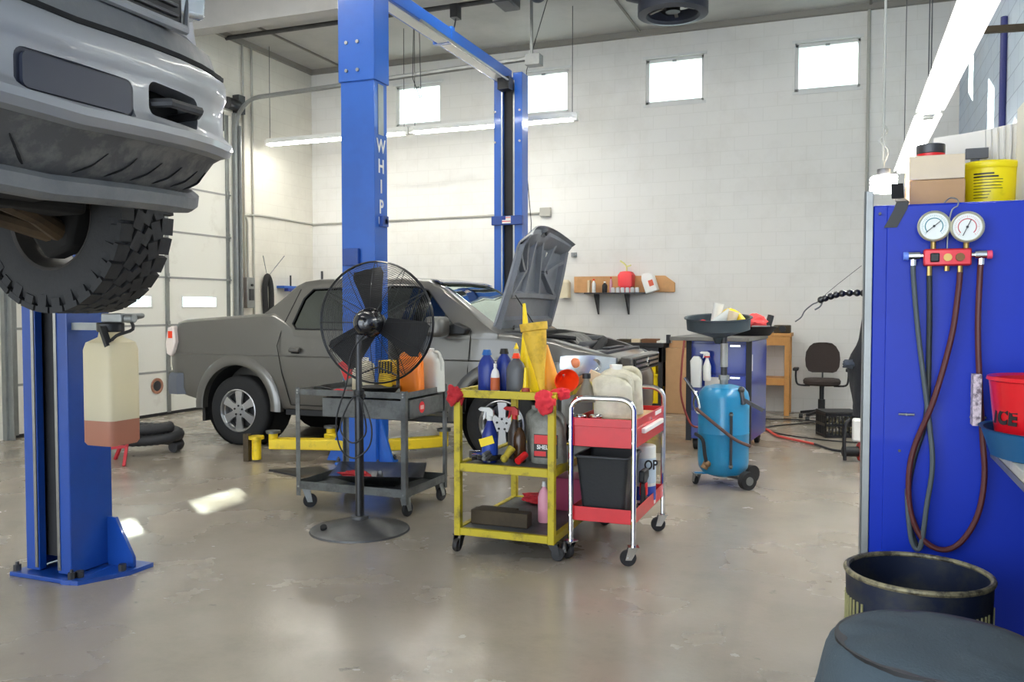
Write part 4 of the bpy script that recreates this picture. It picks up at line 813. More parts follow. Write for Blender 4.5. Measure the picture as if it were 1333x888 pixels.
cloth('shop_rag', 'small flat red rag at the front left of the grey cart top', (-3.5, 5.44, Z+.018), .09, (1, .5, .2), seed=3)
T(M().tube(spline([(-3.76, 5.5, .875), (-3.7, 5.42, .91), (-3.62, 5.43, .905), (-3.56, 5.5, .875), (-3.68, 5.55, .87)], 5), .008).build('cable_coil', blk), 'short black cable curled at the left corner of the grey cart', 'cable')
fp = thing('drip_pan', 'large dark four-sided drip pan lying on the lower shelf of the grey cart', 'pan', (-3.33, 5.75, .155))
def sqr(s, z, cx_=-3.33, cy=5.72): return [(cx_+math.cos(a)*s, cy+math.sin(a)*s*.8, z) for a in [PI/4+k*PI/2+.35 for k in range(4)]]
M().rings([sqr(.18, .155), sqr(.2, .17), sqr(.5, .26), sqr(.515, .27), sqr(.5, .268), sqr(.2, .18), sqr(.04, .2), sqr(.02, .26)]).build('pan', mat('gloss_black_pan', (36, 37, 40), .3, coat=.4), fp, bev=.004)
cloth('shop_rag', 'crumpled red rag in the drip pan under the grey cart', (-3.42, 5.52, .255), .1, (1.2, .6, .22), seed=5)

# yellow cart
yc = thing('utility_cart', 'worn yellow steel three-level cart loaded with bottles and funnels', 'cart', (-1.93, 5.25, 0))
x0, x1, y0, y1 = -2.25, -1.6, 4.76, 5.76; a = .042
for x in (x0, x1-a):
    for y in (y0, y1-a):
        M().box(x, y, .1, x+a, y+a, .985).build('leg', yel, yc, bev=.004); caster(yc, x+a/2, y+a/2+.02, .04, yaw=.3+x*3+y, top=.105, m=blk_d, plate=blk)
for z, h, pl in ((.955, .045, .962), (.5, .05, .53), (.105, .045, .135)):
    for n_, q in [('rail', (x0+a, y0+.002, x1-a, y0+.035)), ('rail', (x0+a, y1-.035, x1-a, y1-.002)), ('rail', (x0+.002, y0+a, x0+.035, y1-a)), ('rail', (x1-.035, y0+a, x1-.002, y1-a))]: M().box(q[0], q[1], z, q[2], q[3], z+h).build(n_, yel, yc, bev=.003)
    M().box(x0+.02, y0+.02, pl, x1-.02, y1-.02, pl+.008).build('shelf', mat('greasy_shelf', (96, 98, 102), .5, .3, dirt=.6, dcol=(52, 44, 34)), yc)
Z = .97; LB = mat('blue_label', (40, 74, 170), .4)
bottle('oil_bottle', 'blue plastic bottle with blue cap at the front left of the yellow cart top', 'bottle', -2.1, 4.93, Z, .27, .058, navy, mat('capblue', (30, 96, 170), .4), .022, .7, neck=.42)
bottle('oil_bottle', 'blue plastic bottle with black cap, behind the one with the blue cap', 'bottle', -2.02, 5.02, Z, .275, .055, navy, blk, .022, .7, neck=.42)
bottle('oil_bottle', 'slim white bottle with an orange label before the blue bottles', 'bottle', -2.015, 4.86, Z, .19, .028, white, white, .01, .8, lab=mat('orange_label', (196, 96, 50), .5))
bottle('oil_bottle', 'clear slim bottle with a pointed yellow tip behind the grey bottle', 'bottle', -1.95, 5.05, Z, .31, .032, mat('pale_bottle', (190, 190, 170), .4), ylid, .003, neck=.4)
bottle('gear_oil_bottle', 'dark grey conical bottle with orange cap on the yellow cart', 'bottle', -1.885, 4.88, Z, .255, .062, mat('grey_bottle', (84, 86, 90), .4), oran, .016, .7, neck=.34)
T(M().cyl((-1.8, 4.82, Z), (-1.8, 4.82, Z+.05), .028, .024, 18).build('bottle_cap', mat('red_brown', (150, 50, 40), .5)), 'small dark red bottle cap standing beside the grey conical bottle', 'cup')  # this is a loose bottle cap, not a cup
def funnel(label, p, tip, r0, r1, h, m, lip=.012, rot=(0, 0, 0), rings=1):
    t = thing('funnel', label, 'funnel', p); th_ = .003
    prof = [(tip, 0), (tip*1.25, h*.45), (r0*.55, h*.62) if rings == 2 else (r0*.5, h*.55), (r0, h*.98), (r0+lip*.4, h), (r0, h*1.0), (r0-th_, h*.97), (r0*.5-th_, h*.6), (tip*.7, h*.4), (tip*.7, 0)]
    M().lathe(prof, (0, 0, 0), 32, local=True) if False else M().lathe(prof, (0, 0, 0), 32).build('cone', m, t, local=True)
    t.rotation_euler = rot; return t
# large yellow funnel, spout down
f1 = thing('funnel', 'large yellow funnel with a wide cup standing spout-down on the yellow cart', 'funnel', (-1.70, 4.84, .985))
M().lathe([(.013, 0), (.018, .04), (.034, .15), (.056, .25), (.073, .38), (.082, .385), (.084, .43), (.079, .43), (.07, .385), (.052, .25), (.03, .15), (.014, .04), (.01, 0)], (0, 0, 0), 32)  .build('funnel_body', mat('matte_yellow', (232, 190, 60), .6, dirt=.5, dcol=(150, 108, 40), dscale=9), f1, local=True); f1.rotation_euler = (0, R(-8), 0)
f2 = thing('funnel', 'tall slim yellow funnel standing with its long spout pointing up', 'funnel', (-1.84, 5.0, Z))
M().lathe([(.07, 0), (.072, .02), (.062, .17), (.05, .2), (.022, .38), (.009, .56), (.006, .56), (.018, .37), (.045, .19), (.06, .02)], (0, 0, 0), 32).build('funnel_body', ylid, f2, local=True); f2.rotation_euler = (0, R(-4), 0)
f3 = thing('funnel', 'orange-yellow funnel leaning between the two big yellow funnels', 'funnel', (-1.74, 5.12, Z))
M().lathe([(.07, 0), (.07, .015), (.012, .3), (.008, .3), (.062, .015)], (0, 0, 0), 28).build('funnel_body', mat('amber_plastic', (248, 174, 50), .4), f3, local=True); f3.rotation_euler = (0, R(-7), 0)
f4 = thing('funnel', 'small bright yellow funnel with thin upright spout at the front of the yellow cart', 'funnel', (-1.79, 4.83, Z))
M().lathe([(.036, 0), (.036, .03), (.018, .045), (.01, .17), (.007, .17), (.014, .045), (.03, .02)], (.0, 0, 0), 24).build('funnel_body', ylid, f4, local=True); f4.location = (-1.815, 4.80+.06, Z)
f5 = thing('funnel', 'orange-red funnel cup seen face-on at the right end of the yellow cart top', 'funnel', (-1.60, 5.0, 1.055))
M().lathe([(.012, .14), (.014, .1), (.072, .005), (.076, 0), (.07, .002), (.01, .1)], (0, 0, 0), 30, 'y').build('funnel_body', oran, f5, local=True); f5.rotation_euler = (R(14), 0, R(28))
T(M().cyl((-1.78, 5.16, Z+.04), (-1.66, 5.2, Z+.04), .037, n=18).build('filter_can', redp, bev=.004), 'red canister lying behind the large yellow funnel', 'canister')
T(M().box(-.05, -.04, -.035, .05, .04, .035).turn(R(24), 'Y', (0, 0, 0)).turn(R(20), 'Z', (0, 0, 0)).xf(Matrix.Translation((-1.5, 5.3, 1.055))).build('carton', cream, bev=.003), 'small cream box tilted at the right end of the yellow cart', 'box')
bx = T(M().box(-.055, -.03, -.02, .055, .03, .02).turn(R(-38), 'Y', (0, 0, 0)).xf(Matrix.Translation((-1.59, 5.2, 1.03))).build('carton', card, bev=.002), 'small brown carton propped against the cream box', 'box')
cloth('shop_rag', 'red rag hung over the front left corner of the yellow cart', (-2.245, 4.765, .965), .05, (.95, .8, 1.05), seed=11)
cloth('shop_rag', 'bright red rag tied at the front right corner of the yellow cart', (-1.655, 4.755, .95), .054, (1, .75, 1.0), seed=14, m=mat('pink_red_rag', (226, 56, 66), .9, bump=.4))
cloth('shop_rag', 'small red rag tail lying behind the front right corner of the yellow cart', (-1.585, 4.86, .99), .04, (1.2, .8, .7), seed=17, m=mat('pink_red_rag2', (226, 50, 64), .9))
gj = thing('glass_jar', 'squat dusty clear flask with dark neck between the two carts', 'flask', (-1.49, 5.05, .93)); gjm = mat('dusty_clear', (140, 134, 118), .3, trans=.25)
M().lathe([(.0, 0), (.075, 0), (.078, .02), (.02, .12), (.018, .15)], (-1.49, 5.05, .93), 24).build('flask_body', gjm, gj); M().cyl((-1.49, 5.05, 1.07), (-1.49, 5.05, 1.1), .026).build('cap', blk, gj)
Z = .54
jl = jug('coolant_jug', 'grey jug with a red and black label on the middle shelf of the yellow cart', -1.72, 5.02, Z, .22, .12, .33, jug_g, jug_g, lab=mat('label_black', (40, 34, 32), .5))
M().box(-.075, -.0645, .125, .07, -.061, .18).build('red_field', redp, jl, local=True); M().box(-.075, -.0645, .05, .0, -.061, .08).build('red_field', redp, jl, local=True)
text('label_lettering', 'SHELL', .036, white, jl, (-.012, -.0655, .105), FY, bold=.001, local=True, ww=.95); M().box(.02, -.0645, .13, .07, -.061, .17).build('yellow_field', ylid, jl, local=True)
jug('coolant_jug', 'plain grey jug half hidden left of the labelled grey jug', -1.83, 5.16, Z, .16, .12, .33, jug_g, jug_g, rot=.5)
s1 = spray('spray_bottle', 'blue-labelled spray bottle with a white trigger on the middle shelf', -2.08, 4.93, Z, .34, .05, mat('dark_blue_can', (22, 44, 130), .35), white, LB)
M().bar((-.045, -.053, .12), (.045, -.053, .15), .004, .05).build('yellow_band', ylid, s1, local=True)
spray('spray_bottle', 'spray bottle with red trigger head just behind the blue-labelled one', -1.98, 5.1, Z, .33, .045, mat('brown_bottle', (70, 58, 50), .4), redp)
spray('spray_bottle', 'white-headed bottle with blue label behind the middle shelf clutter', -1.88, 5.3, Z, .34, .05, white, white, LB, rot=2)
bottle('dark_bottle', 'dark brown amber bottle left of the grey jugs', 'bottle', -1.9, 4.98, Z, .25, .04, mat('amber_dark', (70, 44, 20), .25), blk, .014)
T(M().tube(spline([(-2.16+.19*(1-math.cos(a_))*.5+.1*math.cos(a_*1.0), 4.86+.06*math.sin(a_), Z+.02+.012*a_/3) for a_ in np.linspace(0, 4*PI, 26)], 2), .014, 8).build('hose_coil', mat('grey_hose', (110, 112, 112), .6)), 'grey hose coiled along the front of the middle shelf', 'hose')
T(M().tube([(-2.08+.07*math.cos(a_), 4.93+.07*math.sin(a_), Z+.015+.006*a_/3) for a_ in np.linspace(0, 4*PI, 40)], .011, 8).build('hose_coil', blk), 'black hose looped round the foot of the blue-labelled spray bottle', 'hose')
T(M().cyl((-2.2, 4.9, Z+.035), (-2.14, 4.95, Z+.035), .034, .026, 16).build('chrome_fitting', chrome), 'round chrome fitting at the left end of the middle shelf', 'fitting')
T(M().cyl((-1.95, 4.85, Z+.04), (-1.92, 4.9, Z+.1), .018, .026, 12).ball((-1.95, 4.85, Z+.04), .026).build('nozzle', mat('yellow_black', (180, 160, 40), .5, dirt=.8, dscale=20)), 'small dirty yellow nozzle among the clutter on the middle shelf', 'nozzle')
T(M().cyl((-1.86, 4.84, Z+.03), (-1.84, 4.92, Z+.06), .022, n=12).build('nozzle', redp), 'small red cylinder lying before the grey jug', 'cylinder')
Z = .145
T(M().box(-2.2, 4.9, Z, -1.82, 4.99, Z+.09).build('wood_block', wood_d, bev=.006), 'oily rough wooden block lying on the bottom shelf of the yellow cart', 'wood block')
T(M().box(-2.21, 5.02, Z, -1.95, 5.1, Z+.075).build('wood_block', wood_d, bev=.006), 'second oily wooden block behind the front one on the bottom shelf', 'wood block')
bottle('pink_bottle', 'tall pink bottle on the bottom shelf of the yellow cart', 'bottle', -1.78, 5.1, Z, .26, .04, mat('pink_plastic', (232, 160, 176), .4), white, .012, .8)
cloth('shop_rag', 'red rag at the back of the yellow cart bottom shelf', (-1.98, 5.6, Z+.03), .08, (1.4, .7, .4), seed=21)
T(M().box(-1.86, 5.45, .14, -1.63, 5.7, .36).build('carton', mat('magenta_card', (150, 40, 80), .6), bev=.003), 'dark pink carton at the back of the yellow cart bottom shelf', 'box')

# red cart
rc = thing('tool_cart', 'red tool cart with chrome legs, a drawer and a black bin below', 'cart', (-1.34, 5.28, 0)); redc = mat('cart_red', (212, 14, 30), .35, coat=.4, var=.2)
x0, x1, y0, y1 = -1.53, -1.15, 4.88, 5.70
tray(x0, y0, x1, y1, .68, .165).build('top_tray', redc, rc, bev=.003)
M().box(x0-.004, y0-.006, .80, x1+.004, y0, .85).box(x1, y0, .80, x1+.006, y1, .85).build('tray_rim', redc, rc, bev=.002)
dw = M().box(x0+.02, y0+.03, .685, x1+.008, y1-.03, .80).build('drawer', redc, rc, bev=.003)
M().box(x1+.008, 5.02, .755, x1+.035, 5.55, .785).build('drawer_pull', lampw, dw, bev=.005); M().cyl((x1+.006, 5.29, .81), (x1+.012, 5.29, .81), .01).build('lock', chrome, dw)
tray(x0, y0, x1, y1, .235, .085).build('bottom_tray', redc, rc, bev=.003)
text('lettering', 'KeenWay', .05, lampw, rc, (x1+.0075, 5.48, .827), FX) if False else M().box(x1+.006, 5.42, .815, x1+.0085, 5.6, .84).build('badge', lampw, rc)
for y in (y0-.012, y1+.012):
    P = [(x0-.0, y, .1), (x0-.0, y, .9)]+[(x0+.09-.09*math.cos(a_), y, .9+.07*math.sin(a_)) for a_ in np.linspace(.2, PI/2, 6)]+[(x1-.09+.09*math.cos(a_), y, .9+.07*math.sin(a_)) for a_ in np.linspace(PI/2, .2, 6)]+[(x1+.0, y, .9), (x1+.0, y, .1)]
    M().tube(P, .016, 10).build('chrome_frame', chrome, rc)
    for z in (.72, .27, .8): M().cyl((x1, y-.016, z), (x1, y-.024, z), .008, n=8).cyl((x0, y-.016, z), (x0, y-.024, z), .008, n=8).build('rivet', chrome, rc)
    for x in (x0, x1): caster(rc, x, y+(.0), .048, yaw=-.5+x*2, top=.115, m=rubber, plate=chrome)
Z = .69
jw = jug('white_jug', 'large dirty white jug, nearest on the red cart top', -1.33, 5.1, Z+.14, .24, .17, .27, jug_w, blk, cap_h=.0, rot=.2)
jug('white_jug', 'dirty white jug standing behind the nearest one on the red cart', -1.33, 5.32, Z+.14, .25, .18, .30, jug_w, white, rot=.5); jug('white_jug', 'dirty white jug at the back of the red cart, next to the tray end', -1.36, 5.52, Z+.14, .2, .15, .26, jug_w, white, rot=-.3)
T(M().box(x0+.03, y0+.08, Z, x1-.02, y1-.05, Z+.13).build('carton', card, bev=.004), 'brown carton inside the red cart tray under the white jugs', 'box')
for xx, yy, rr_c, lb in ((-1.49, 4.93, .036, 'small chrome cup at the front left of the red tray'), (-1.40, 4.95, .045, 'wide chrome cup beside the small one at the front of the red tray')):
    T(M().lathe([(.0, 0), (rr_c*.8, 0), (rr_c, .15), (rr_c, .165), (rr_c*.85, .172), (rr_c*.6, .16), (.0, .15)], (xx, yy, Z), 24).build('metal_cup', chrome), lb, 'cup')
bn = thing('waste_bin', 'black plastic waste bin on the lower shelf of the red cart', 'bin', (-1.36, 5.08, .24))
M().rings([sq(-1.355, 5.07, .242, .125, .2), sq(-1.355, 5.07, .6, .16, .15), sq(-1.355, 5.07, .62, .168, .15), sq(-1.355, 5.07, .62, .155, .15), sq(-1.355, 5.07, .26, .12, .2)]).build('bin_body', mat('black_bin', (40, 42, 44), .55, bump=.2), bn)
M().tube([p for p in sq(-1.355, 5.07, .615, .165, .15)], .008, 6, closed=True).build('rim', mat('bin_rim', (50, 52, 54), .5), bn)
oc = thing('oil_container', 'white round container with blue and black lettering on the lower red shelf', 'container', (-1.2, 5.45, .24))
M().cyl((-1.22, 5.45, .24), (-1.22, 5.45, .62), .075, n=28).build('can', white, oc, bev=.008); M().lathe([(.0765, .03), (.0765, .12)], (-1.22, 5.45, .24), 28).build('blue_band', LB, oc)
M().lathe([(.0765, .14), (.0765, .3)], (-1.22, 5.45, .24), 28).build('pale_band', mat('pale_blue', (200, 214, 226), .5), oc)
text('lettering', 'OP', .085, blk, oc, (-1.16, 5.379, .50), (PI/2, 0, R(32)), bold=.002, ww=.8)
wg2 = thing('drill', 'black and red power tool lying beside the white round container', 'power tool', (-1.18, 5.25, .24))
M().prism([(5.17, .5), (5.3, .5), (5.31, .44), (5.26, .42), (5.25, .33), (5.3, .32), (5.3, .27), (5.2, .27), (5.21, .42), (5.16, .43)], 'x', -1.19, -1.155).build('tool_body', blk, wg2, bev=.008); M().box(-1.195, 5.21, .34, -1.15, 5.25, .42).build('red_grip', redp, wg2, bev=.006)
T(M().tube(spline([(-1.2, 5.15, .25), (-1.18, 5.3, .26), (-1.24, 5.35, .25), (-1.19, 5.2, .26), (-1.17, 5.4, .26)], 4), .008).build('cable', blk), 'tangled black cable on the lower shelf of the red cart', 'cable')
# ================= back of the shop =================
# waste oil drain on wheels
od = thing('oil_drain', 'bright blue wheeled waste-oil drain tank with a wide pan on its neck', 'oil drain', (-.985, 7.45, 0)); X, Y = -.985, 7.45
M().lathe([(.0, .07), (.1, .075), (.17, .1), (.205, .15), (.212, .2), (.212, .44), (.214, .445), (.212, .45), (.212, .74), (.2, .79), (.165, .83), (.08, .85), (0, .855)], (X, Y, 0), 40).build('tank', lblue, od)
M().cyl((X, Y, .84), (X, Y, .9), .035, n=16).cyl((X, Y, .89), (X, Y, .93), .045, n=6).build('neck_fitting', galv, od); M().cyl((X, Y, .93), (X, Y, 1.26), .026, n=14).build('neck', dsteel, od)
M().cyl((X, Y, 1.0), (X, Y, 1.2), .032, n=14).build('neck_sleeve', mat('wrapped_silver', (170, 170, 166), .4, .5, bump=.6, bscale=40), od)
M().lathe([(.03, 1.2), (.05, 1.25), (.22, 1.305), (.262, 1.32), (.268, 1.41), (.285, 1.415), (.285, 1.425), (.262, 1.42), (.255, 1.33), (.2, 1.31), (.03, 1.26)], (X-.05, Y, 0), 44).turn(R(6), 'X', (X, Y, 1.3)).build('catch_pan', mat('pan_slate', (58, 68, 74), .4), od)
ax1 = Y-.06
for x in (-1,): M().cyl((X+.2, Y-.16, .075), (X+.24, Y-.2, .075), .075, n=24).build('wheel', rubber, od); M().cyl((X+.195, Y-.155, .075), (X+.245, Y-.205, .075), .036, n=16).build('wheel_hub', galv, od)
M().cyl((X+.2, Y+.16, .075), (X+.24, Y+.13, .075), .075, n=24).build('wheel', rubber, od)
M().bar((X+.0, Y-.06, .09), (X+.21, Y-.165, .08), .03, .02).bar((X, Y+.08, .09), (X+.2, Y+.15, .08), .03, .02).build('axle', dsteel, od)
caster(od, X-.2, Y-.12, .035, yaw=2.2, top=.1); M().bar((X-.22, Y-.12, .1), (X-.05, Y-.05, .1), .05, .012).build('caster_plate', lblue, od)
M().tube(spline([(X-.31, Y-.12, .905), (X-.2, Y-.18, .76), (X-.17, Y-.2, .66)], 4), .013, 8).tube(spline([(X-.2, Y-.16, .8), (X-.23, Y-.14, .7), (X-.2, Y-.14, .62), (X-.15, Y-.18, .62)], 4), .009, 8).build('handle', chrome, od)
M().tube(spline([(X-.2, Y-.2, .66), (X-.05, Y-.24, .55), (X+.12, Y-.22, .42), (X+.24, Y-.16, .36)], 5), .014, 8).build('drain_hose', mat('brown_hose', (96, 66, 58), .6), od)
M().cyl((X+.09, Y-.21, .17), (X+.09, Y-.21, .64), .012, n=8).build('sight_tube', dsteel, od); [M().cyl((X+.09, Y-.21, z-.008), (X+.09, Y-.21, z+.008), .018, n=8).build('tube_fitting', galv, od) for z in (.19, .62)]
M().tube(spline([(X-.21, Y-.16, .44), (X-.14, Y-.22, .4), (X-.12, Y-.23, .28), (X-.1, Y-.22, .18)], 4), .015, 8).build('hose_stub', rubber, od)
M().cyl((X-.13, Y-.22, .16), (X-.1, Y-.2, .22), .03, n=10).ball((X-.1, Y-.22, .2), .03).build('drain_valve', mat('brass_dirty', (140, 110, 80), .5, .6), od)
M().ball((X+.16, Y-.12, .82), .028, 2).cyl((X+.16, Y-.12, .8), (X+.18, Y-.14, .7), .02).build('pump_valve', dsteel, od); M().bar((X+.18, Y-.14, .74), (X+.34, Y-.16, .66), .02, .03).build('valve_lever', dsteel, od)
# in the pan
for lab, x, y, rz, m, r, hh, tl in [('pale grey plastic cup tipped over in the oil drain pan', X-.09, Y-.08, .3, mat('grey_cup', (206, 210, 208), .5), .06, .19, 58), ('cream cup lying front right in the oil drain pan', X+.06, Y-.12, 0, cream, .045, .13, 15), ('white rounded bottle top at the back left of the pan', X-.1, Y+.08, 0, white, .045, .2, 12)]:
    t = thing('plastic_cup', lab, 'cup', (x, y, 1.345)); M().lathe([(0, 0), (r*.75, 0), (r, hh), (r*.9, hh), (r*.66, .01), (0, .01)], (0, 0, 0), 20).build('cup_wall', m, t, local=True); t.rotation_euler = (0, R(tl), rz)
T(M().tube(spline([(X-.03, Y-.02, 1.36), (X+.02, Y, 1.46), (X+.1, Y-.03, 1.44), (X+.17, Y-.04, 1.36)], 5), .035, 12).build('funnel', yplast), 'curved yellow plastic funnel lying in the oil drain pan', 'funnel')
T(M().lathe([(.06, 0), (.012, .12), (.01, .16), (.0, .16)], (X+.03, Y+.1, 1.35), 16).build('funnel', mat('clear_grey', (200, 198, 196), .3)), 'pale pointed funnel at the back of the oil drain pan', 'funnel')
cloth('shop_rag', 'small pink-red rag at the left rim of the oil drain pan', (X-.19, Y-.1, 1.37), .05, (1, .7, .5), seed=31)
# roll cabinet
bc = thing('tool_cabinet', 'glossy deep blue tool cabinet standing behind the oil drain', 'tool cabinet', (-1.22, 9.55, 0), R(-5)); bc.scale = (1.13, 1, 1); cbm = mat('royal_blue', (10, 42, 140), .3, coat=.5, var=.2, dscale=2)
M().box(-.29, -.45, .12, .29, .45, 1.16).build('cabinet_body', cbm, bc, local=True, bev=.01)
for z0, z1 in ((.15, .42), (.44, .8), (.82, 1.13)):
    M().box(-.25, -.465, z0, .25, -.448, z1).build('drawer_front', cbm, bc, local=True, bev=.004); M().box(-.04+.15, -.475, z1-.03, .2, -.462, z1-.01).build('drawer_handle', chrome, bc, local=True)
M().box(-.3, -.46, .1, -.25, -.44, 1.17).box(.25, -.46, .1, .3, -.44, 1.17).build('corner_post', blk, bc, local=True)
M().box(-.12, -.475, .62, .02, -.468, .78).build('paper_notice', paper, bc, local=True); M().box(.291, -.4, .85, .294, -.36, 1.02).build('side_label', white, bc, local=True)
for x in (-.22, .22):
    for y in (-.36, .36): caster(bc, x, y, .055, yaw=.4, top=.12) if False else M().cyl((x-.02, y, .06), (x+.02, y, .06), .06, n=18).box(x-.03, y-.03, .06, x+.03, y+.03, .12).build('caster', rubber, bc, local=True)
M().box(-.42, -.62, 1.16, .3, .47, 1.2).build('top_slab', mat('worktop_grey', (112, 110, 106), .5, .2, var=.3), bc, local=True, bev=.004)
M().box(-.45, -.63, 1.13, -.42, -.58, 1.22).build('clamp', blk, bc, local=True)
sp1 = spray('spray_bottle', 'white spray bottle hung at the left of the blue tool cabinet', -1.36, 8.93, .72, .3, .04, white, white); M().cyl((0, 0, .24), (0, 0, .255), .03).build('red_collar', redp, sp1, local=True)
sp1.location = (-1.36, 8.99, .75)
T(M().rings([sq(-1.47, 9.0, .68, .05), sq(-1.47, 9.0, .95, .06), sq(-1.47, 9.0, 1.0, .03)]).build('plastic_jug', mat('milky', (206, 208, 204), .4)), 'milky plastic jug hung left of the white spray bottle', 'jug')
T(M().tube(spline([(-1.59, 8.95, 1.162), (-1.6, 8.88, .9), (-1.59, 8.8, .6), (-1.5, 8.8, .33), (-1.42, 8.85, .28)], 5), .011, 8).build('air_hose', mat('dark_red_hose', (126, 44, 36), .5)), 'dark red air hose hanging down the left of the blue tool cabinet', 'hose')
T(M().cyl((-1.1, 9.7, 1.2), (-1.1, 9.7, 1.34), .045, n=16).cyl((-1.1, 9.7, 1.34), (-1.1, 9.7, 1.36), .02).build('spray_can', mat('sky_blue_can', (60, 120, 200), .4)), 'small blue can standing behind the oil drain pan', 'can')
pt = thing('parts_basin', 'round black basin of parts on the blue tool cabinet', 'basin', (-1.12, 9.9, 1.2))
M().lathe([(0, .0), (.2, 0), (.27, .09), (.29, .1), (.27, .085), (.2, .01), (0, .01)], (-1.0, 9.72, 1.2), 30).build('basin', blk, pt)
cloth('shop_rag', 'crumpled pink-red rags piled on the parts basin', (-1.0, 9.7, 1.34), .13, (1.1, .8, .55), m=mat('pink_rag', (240, 84, 84), .9), seed=8)
T(M().box(-.98, 9.6, 1.29, -.8, 9.75, 1.31).box(-.93, 9.64, 1.31, -.86, 9.7, 1.36).build('metal_part', galv), 'flat grey metal part at the right rim of the basin', 'metal part')
T(M().cyl((-.84, 9.82, 1.26), (-.8, 9.84, 1.42), .035, n=10).build('metal_part', blk_d), 'dark stubby cylinder at the right rear of the basin', 'metal part')
# wooden bench by the wall
wt = thing('wooden_bench', 'narrow wooden work stand against the back wall behind the office chair', 'work stand', (-.98, 12.7, 0))
M().box(-1.3, 12.45, 1.1, -.74, 12.96, 1.15).build('top', wood, wt, bev=.004)
for x in (-1.28, -.83):
    for y in (12.47, 12.88): M().box(x, y, 0, x+.07, y+.07, 1.1).build('leg', wood, wt, bev=.004)
M().box(-1.28, 12.46, .98, -.76, 12.5, 1.1).build('apron', wood, wt); M().box(-1.28, 12.48, .42, -.78, 12.92, .52).build('shelf', wood, wt, bev=.004)
vs_ = thing('bench_grinder', 'small dark grinder on the wooden work stand', 'grinder', (-.86, 12.6, 1.15)); M().box(-.98, 12.5, 1.15, -.76, 12.72, 1.26).build('housing', wood_d, vs_, bev=.01); M().cyl((-.86, 12.49, 1.21), (-.86, 12.46, 1.21), .045, n=18).build('grinding_wheel', blk, vs_)
T(M().box(-1.2, 12.55, .52, -1.12, 12.65, .72).build('black_box', blk, bev=.005), 'small black box on the shelf of the wooden work stand', 'box')
# cardboard, shelves left
T(M().box(-2.43, 12.2, 0, -2.12, 12.6, .93).build('cardboard_box', card, bev=.004), 'tall plain cardboard carton standing on the floor', 'box')
T(M().box(-2.1, 12.5, 0, -1.8, 12.85, .62).build('cardboard_box', card, bev=.004), 'lower cardboard carton just right of the tall one', 'box')
T(M().box(-2.12, 12.5, .622, -1.82, 12.83, 1.0).build('cardboard_box', card, bev=.004), 'cardboard carton stacked on the lower one beside the tall carton', 'box')
T(M().box(-2.4, 12.3, .932, -2.18, 12.6, 1.08).build('cardboard_box', card, bev=.004), 'small carton lying on top of the tall cardboard carton', 'box')
wb = thing('workbench', 'dark cluttered steel workbench behind the nose of the grey pickup', 'workbench', (-2.95, 12.4, 0))
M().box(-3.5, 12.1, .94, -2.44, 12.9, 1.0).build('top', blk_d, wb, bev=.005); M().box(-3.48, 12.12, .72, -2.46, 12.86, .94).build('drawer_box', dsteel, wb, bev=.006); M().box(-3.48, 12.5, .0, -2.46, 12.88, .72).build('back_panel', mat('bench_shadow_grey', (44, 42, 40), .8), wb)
for x in (-3.48, -2.52): M().box(x, 12.12, 0, x+.06, 12.18, .94).build('leg', blk_d, wb)
M().box(-3.44, 12.14, .1, -2.5, 12.86, .13).build('lower_shelf', blk_d, wb)
for i, (x0, x1, z, m, lb) in enumerate([(-3.15, -2.95, .045, wood_d, 'dark wood piece on the workbench, left'), (-2.93, -2.8, .05, cream, 'pale wood piece in the middle of the workbench edge'), (-2.78, -2.56, .055, mat('brown_wood', (120, 80, 50), .7), 'brown wood piece on the workbench near the cartons')]):
    T(M().box(x0, 12.2, 1.0, x1, 12.45, 1.0+z).build('wood_piece', m, bev=.003), lb, 'wood piece')
T(M().box(-2.56, 12.2, 1.001, -2.36, 12.5, 1.03).turn(0, 'Z', (0, 0, 0)).build('paper_pile', paper), 'white papers at the right end of the dark workbench', 'papers')
def tub(label, x0, x1, z0, z1, y0=12.15):
    t = thing('storage_bin', label, 'storage bin', ((x0+x1)/2, y0+.15, z0)); M().box(x0, y0, z0, x1, y0+.3, z1-.04).build('bin_body', ylid, t, bev=.008); M().box(x0-.008, y0-.01, z1-.04, x1+.008, y0+.31, z1).build('bin_lid', ylid, t, bev=.006)
    M().tube([((x0+x1)/2-.03, y0-.004, (z0+z1)/2), ((x0+x1)/2+.03, y0-.004, (z0+z1)/2)], .008, 6).build('bin_handle', white, t); return t
tub('bright yellow bin, topmost of the stack under the dark workbench', -2.79, -2.56, .56, .73); tub('yellow bin in the middle of the stack under the dark workbench', -2.78, -2.53, .36, .56); tub('yellow bin at the bottom of the stack under the dark workbench', -2.8, -2.5, .135, .36)
# wall shelf
sh = thing('wall_shelf', 'grey bracketed wall shelf with a wooden backboard on the back wall', 'shelf', (-3.35, 12.9, 1.4))
M().box(-3.8, 12.72, 1.715, -2.85, 12.96, 1.735).build('shelf_board', dsteel, sh, bev=.002); M().prism([(-4.03, 1.74), (-2.45, 1.74), (-2.45, 1.88), (-2.6, 1.99), (-4.03, 1.99)], 'y', 12.955, 12.998).build('backboard', mat('backboard_wood', (206, 156, 104), .7, var=.4, dscale=3), sh)
for x in (-3.64, -3.16): M().prism([(12.75, 1.715), (12.75, 1.70), (12.98, 1.40), (12.995, 1.40), (12.995, 1.715)], 'x', x-.012, x+.012).build('bracket', dsteel, sh)
bottle('spray_can', 'white can with an orange top at the left of the wall shelf', 'can', -3.68, 12.85, 1.736, .21, .03, white, oran, .022)
bottle('bottle', 'pink-capped small bottle in the middle of the wall shelf', 'bottle', -3.41, 12.86, 1.736, .24, .022, mat('pinkish', (206, 150, 170), .4), redp, .015); bottle('bottle', 'squat black and white bottle in the middle of the wall shelf', 'bottle', -3.5, 12.83, 1.736, .17, .04, blk_d, white, .02)
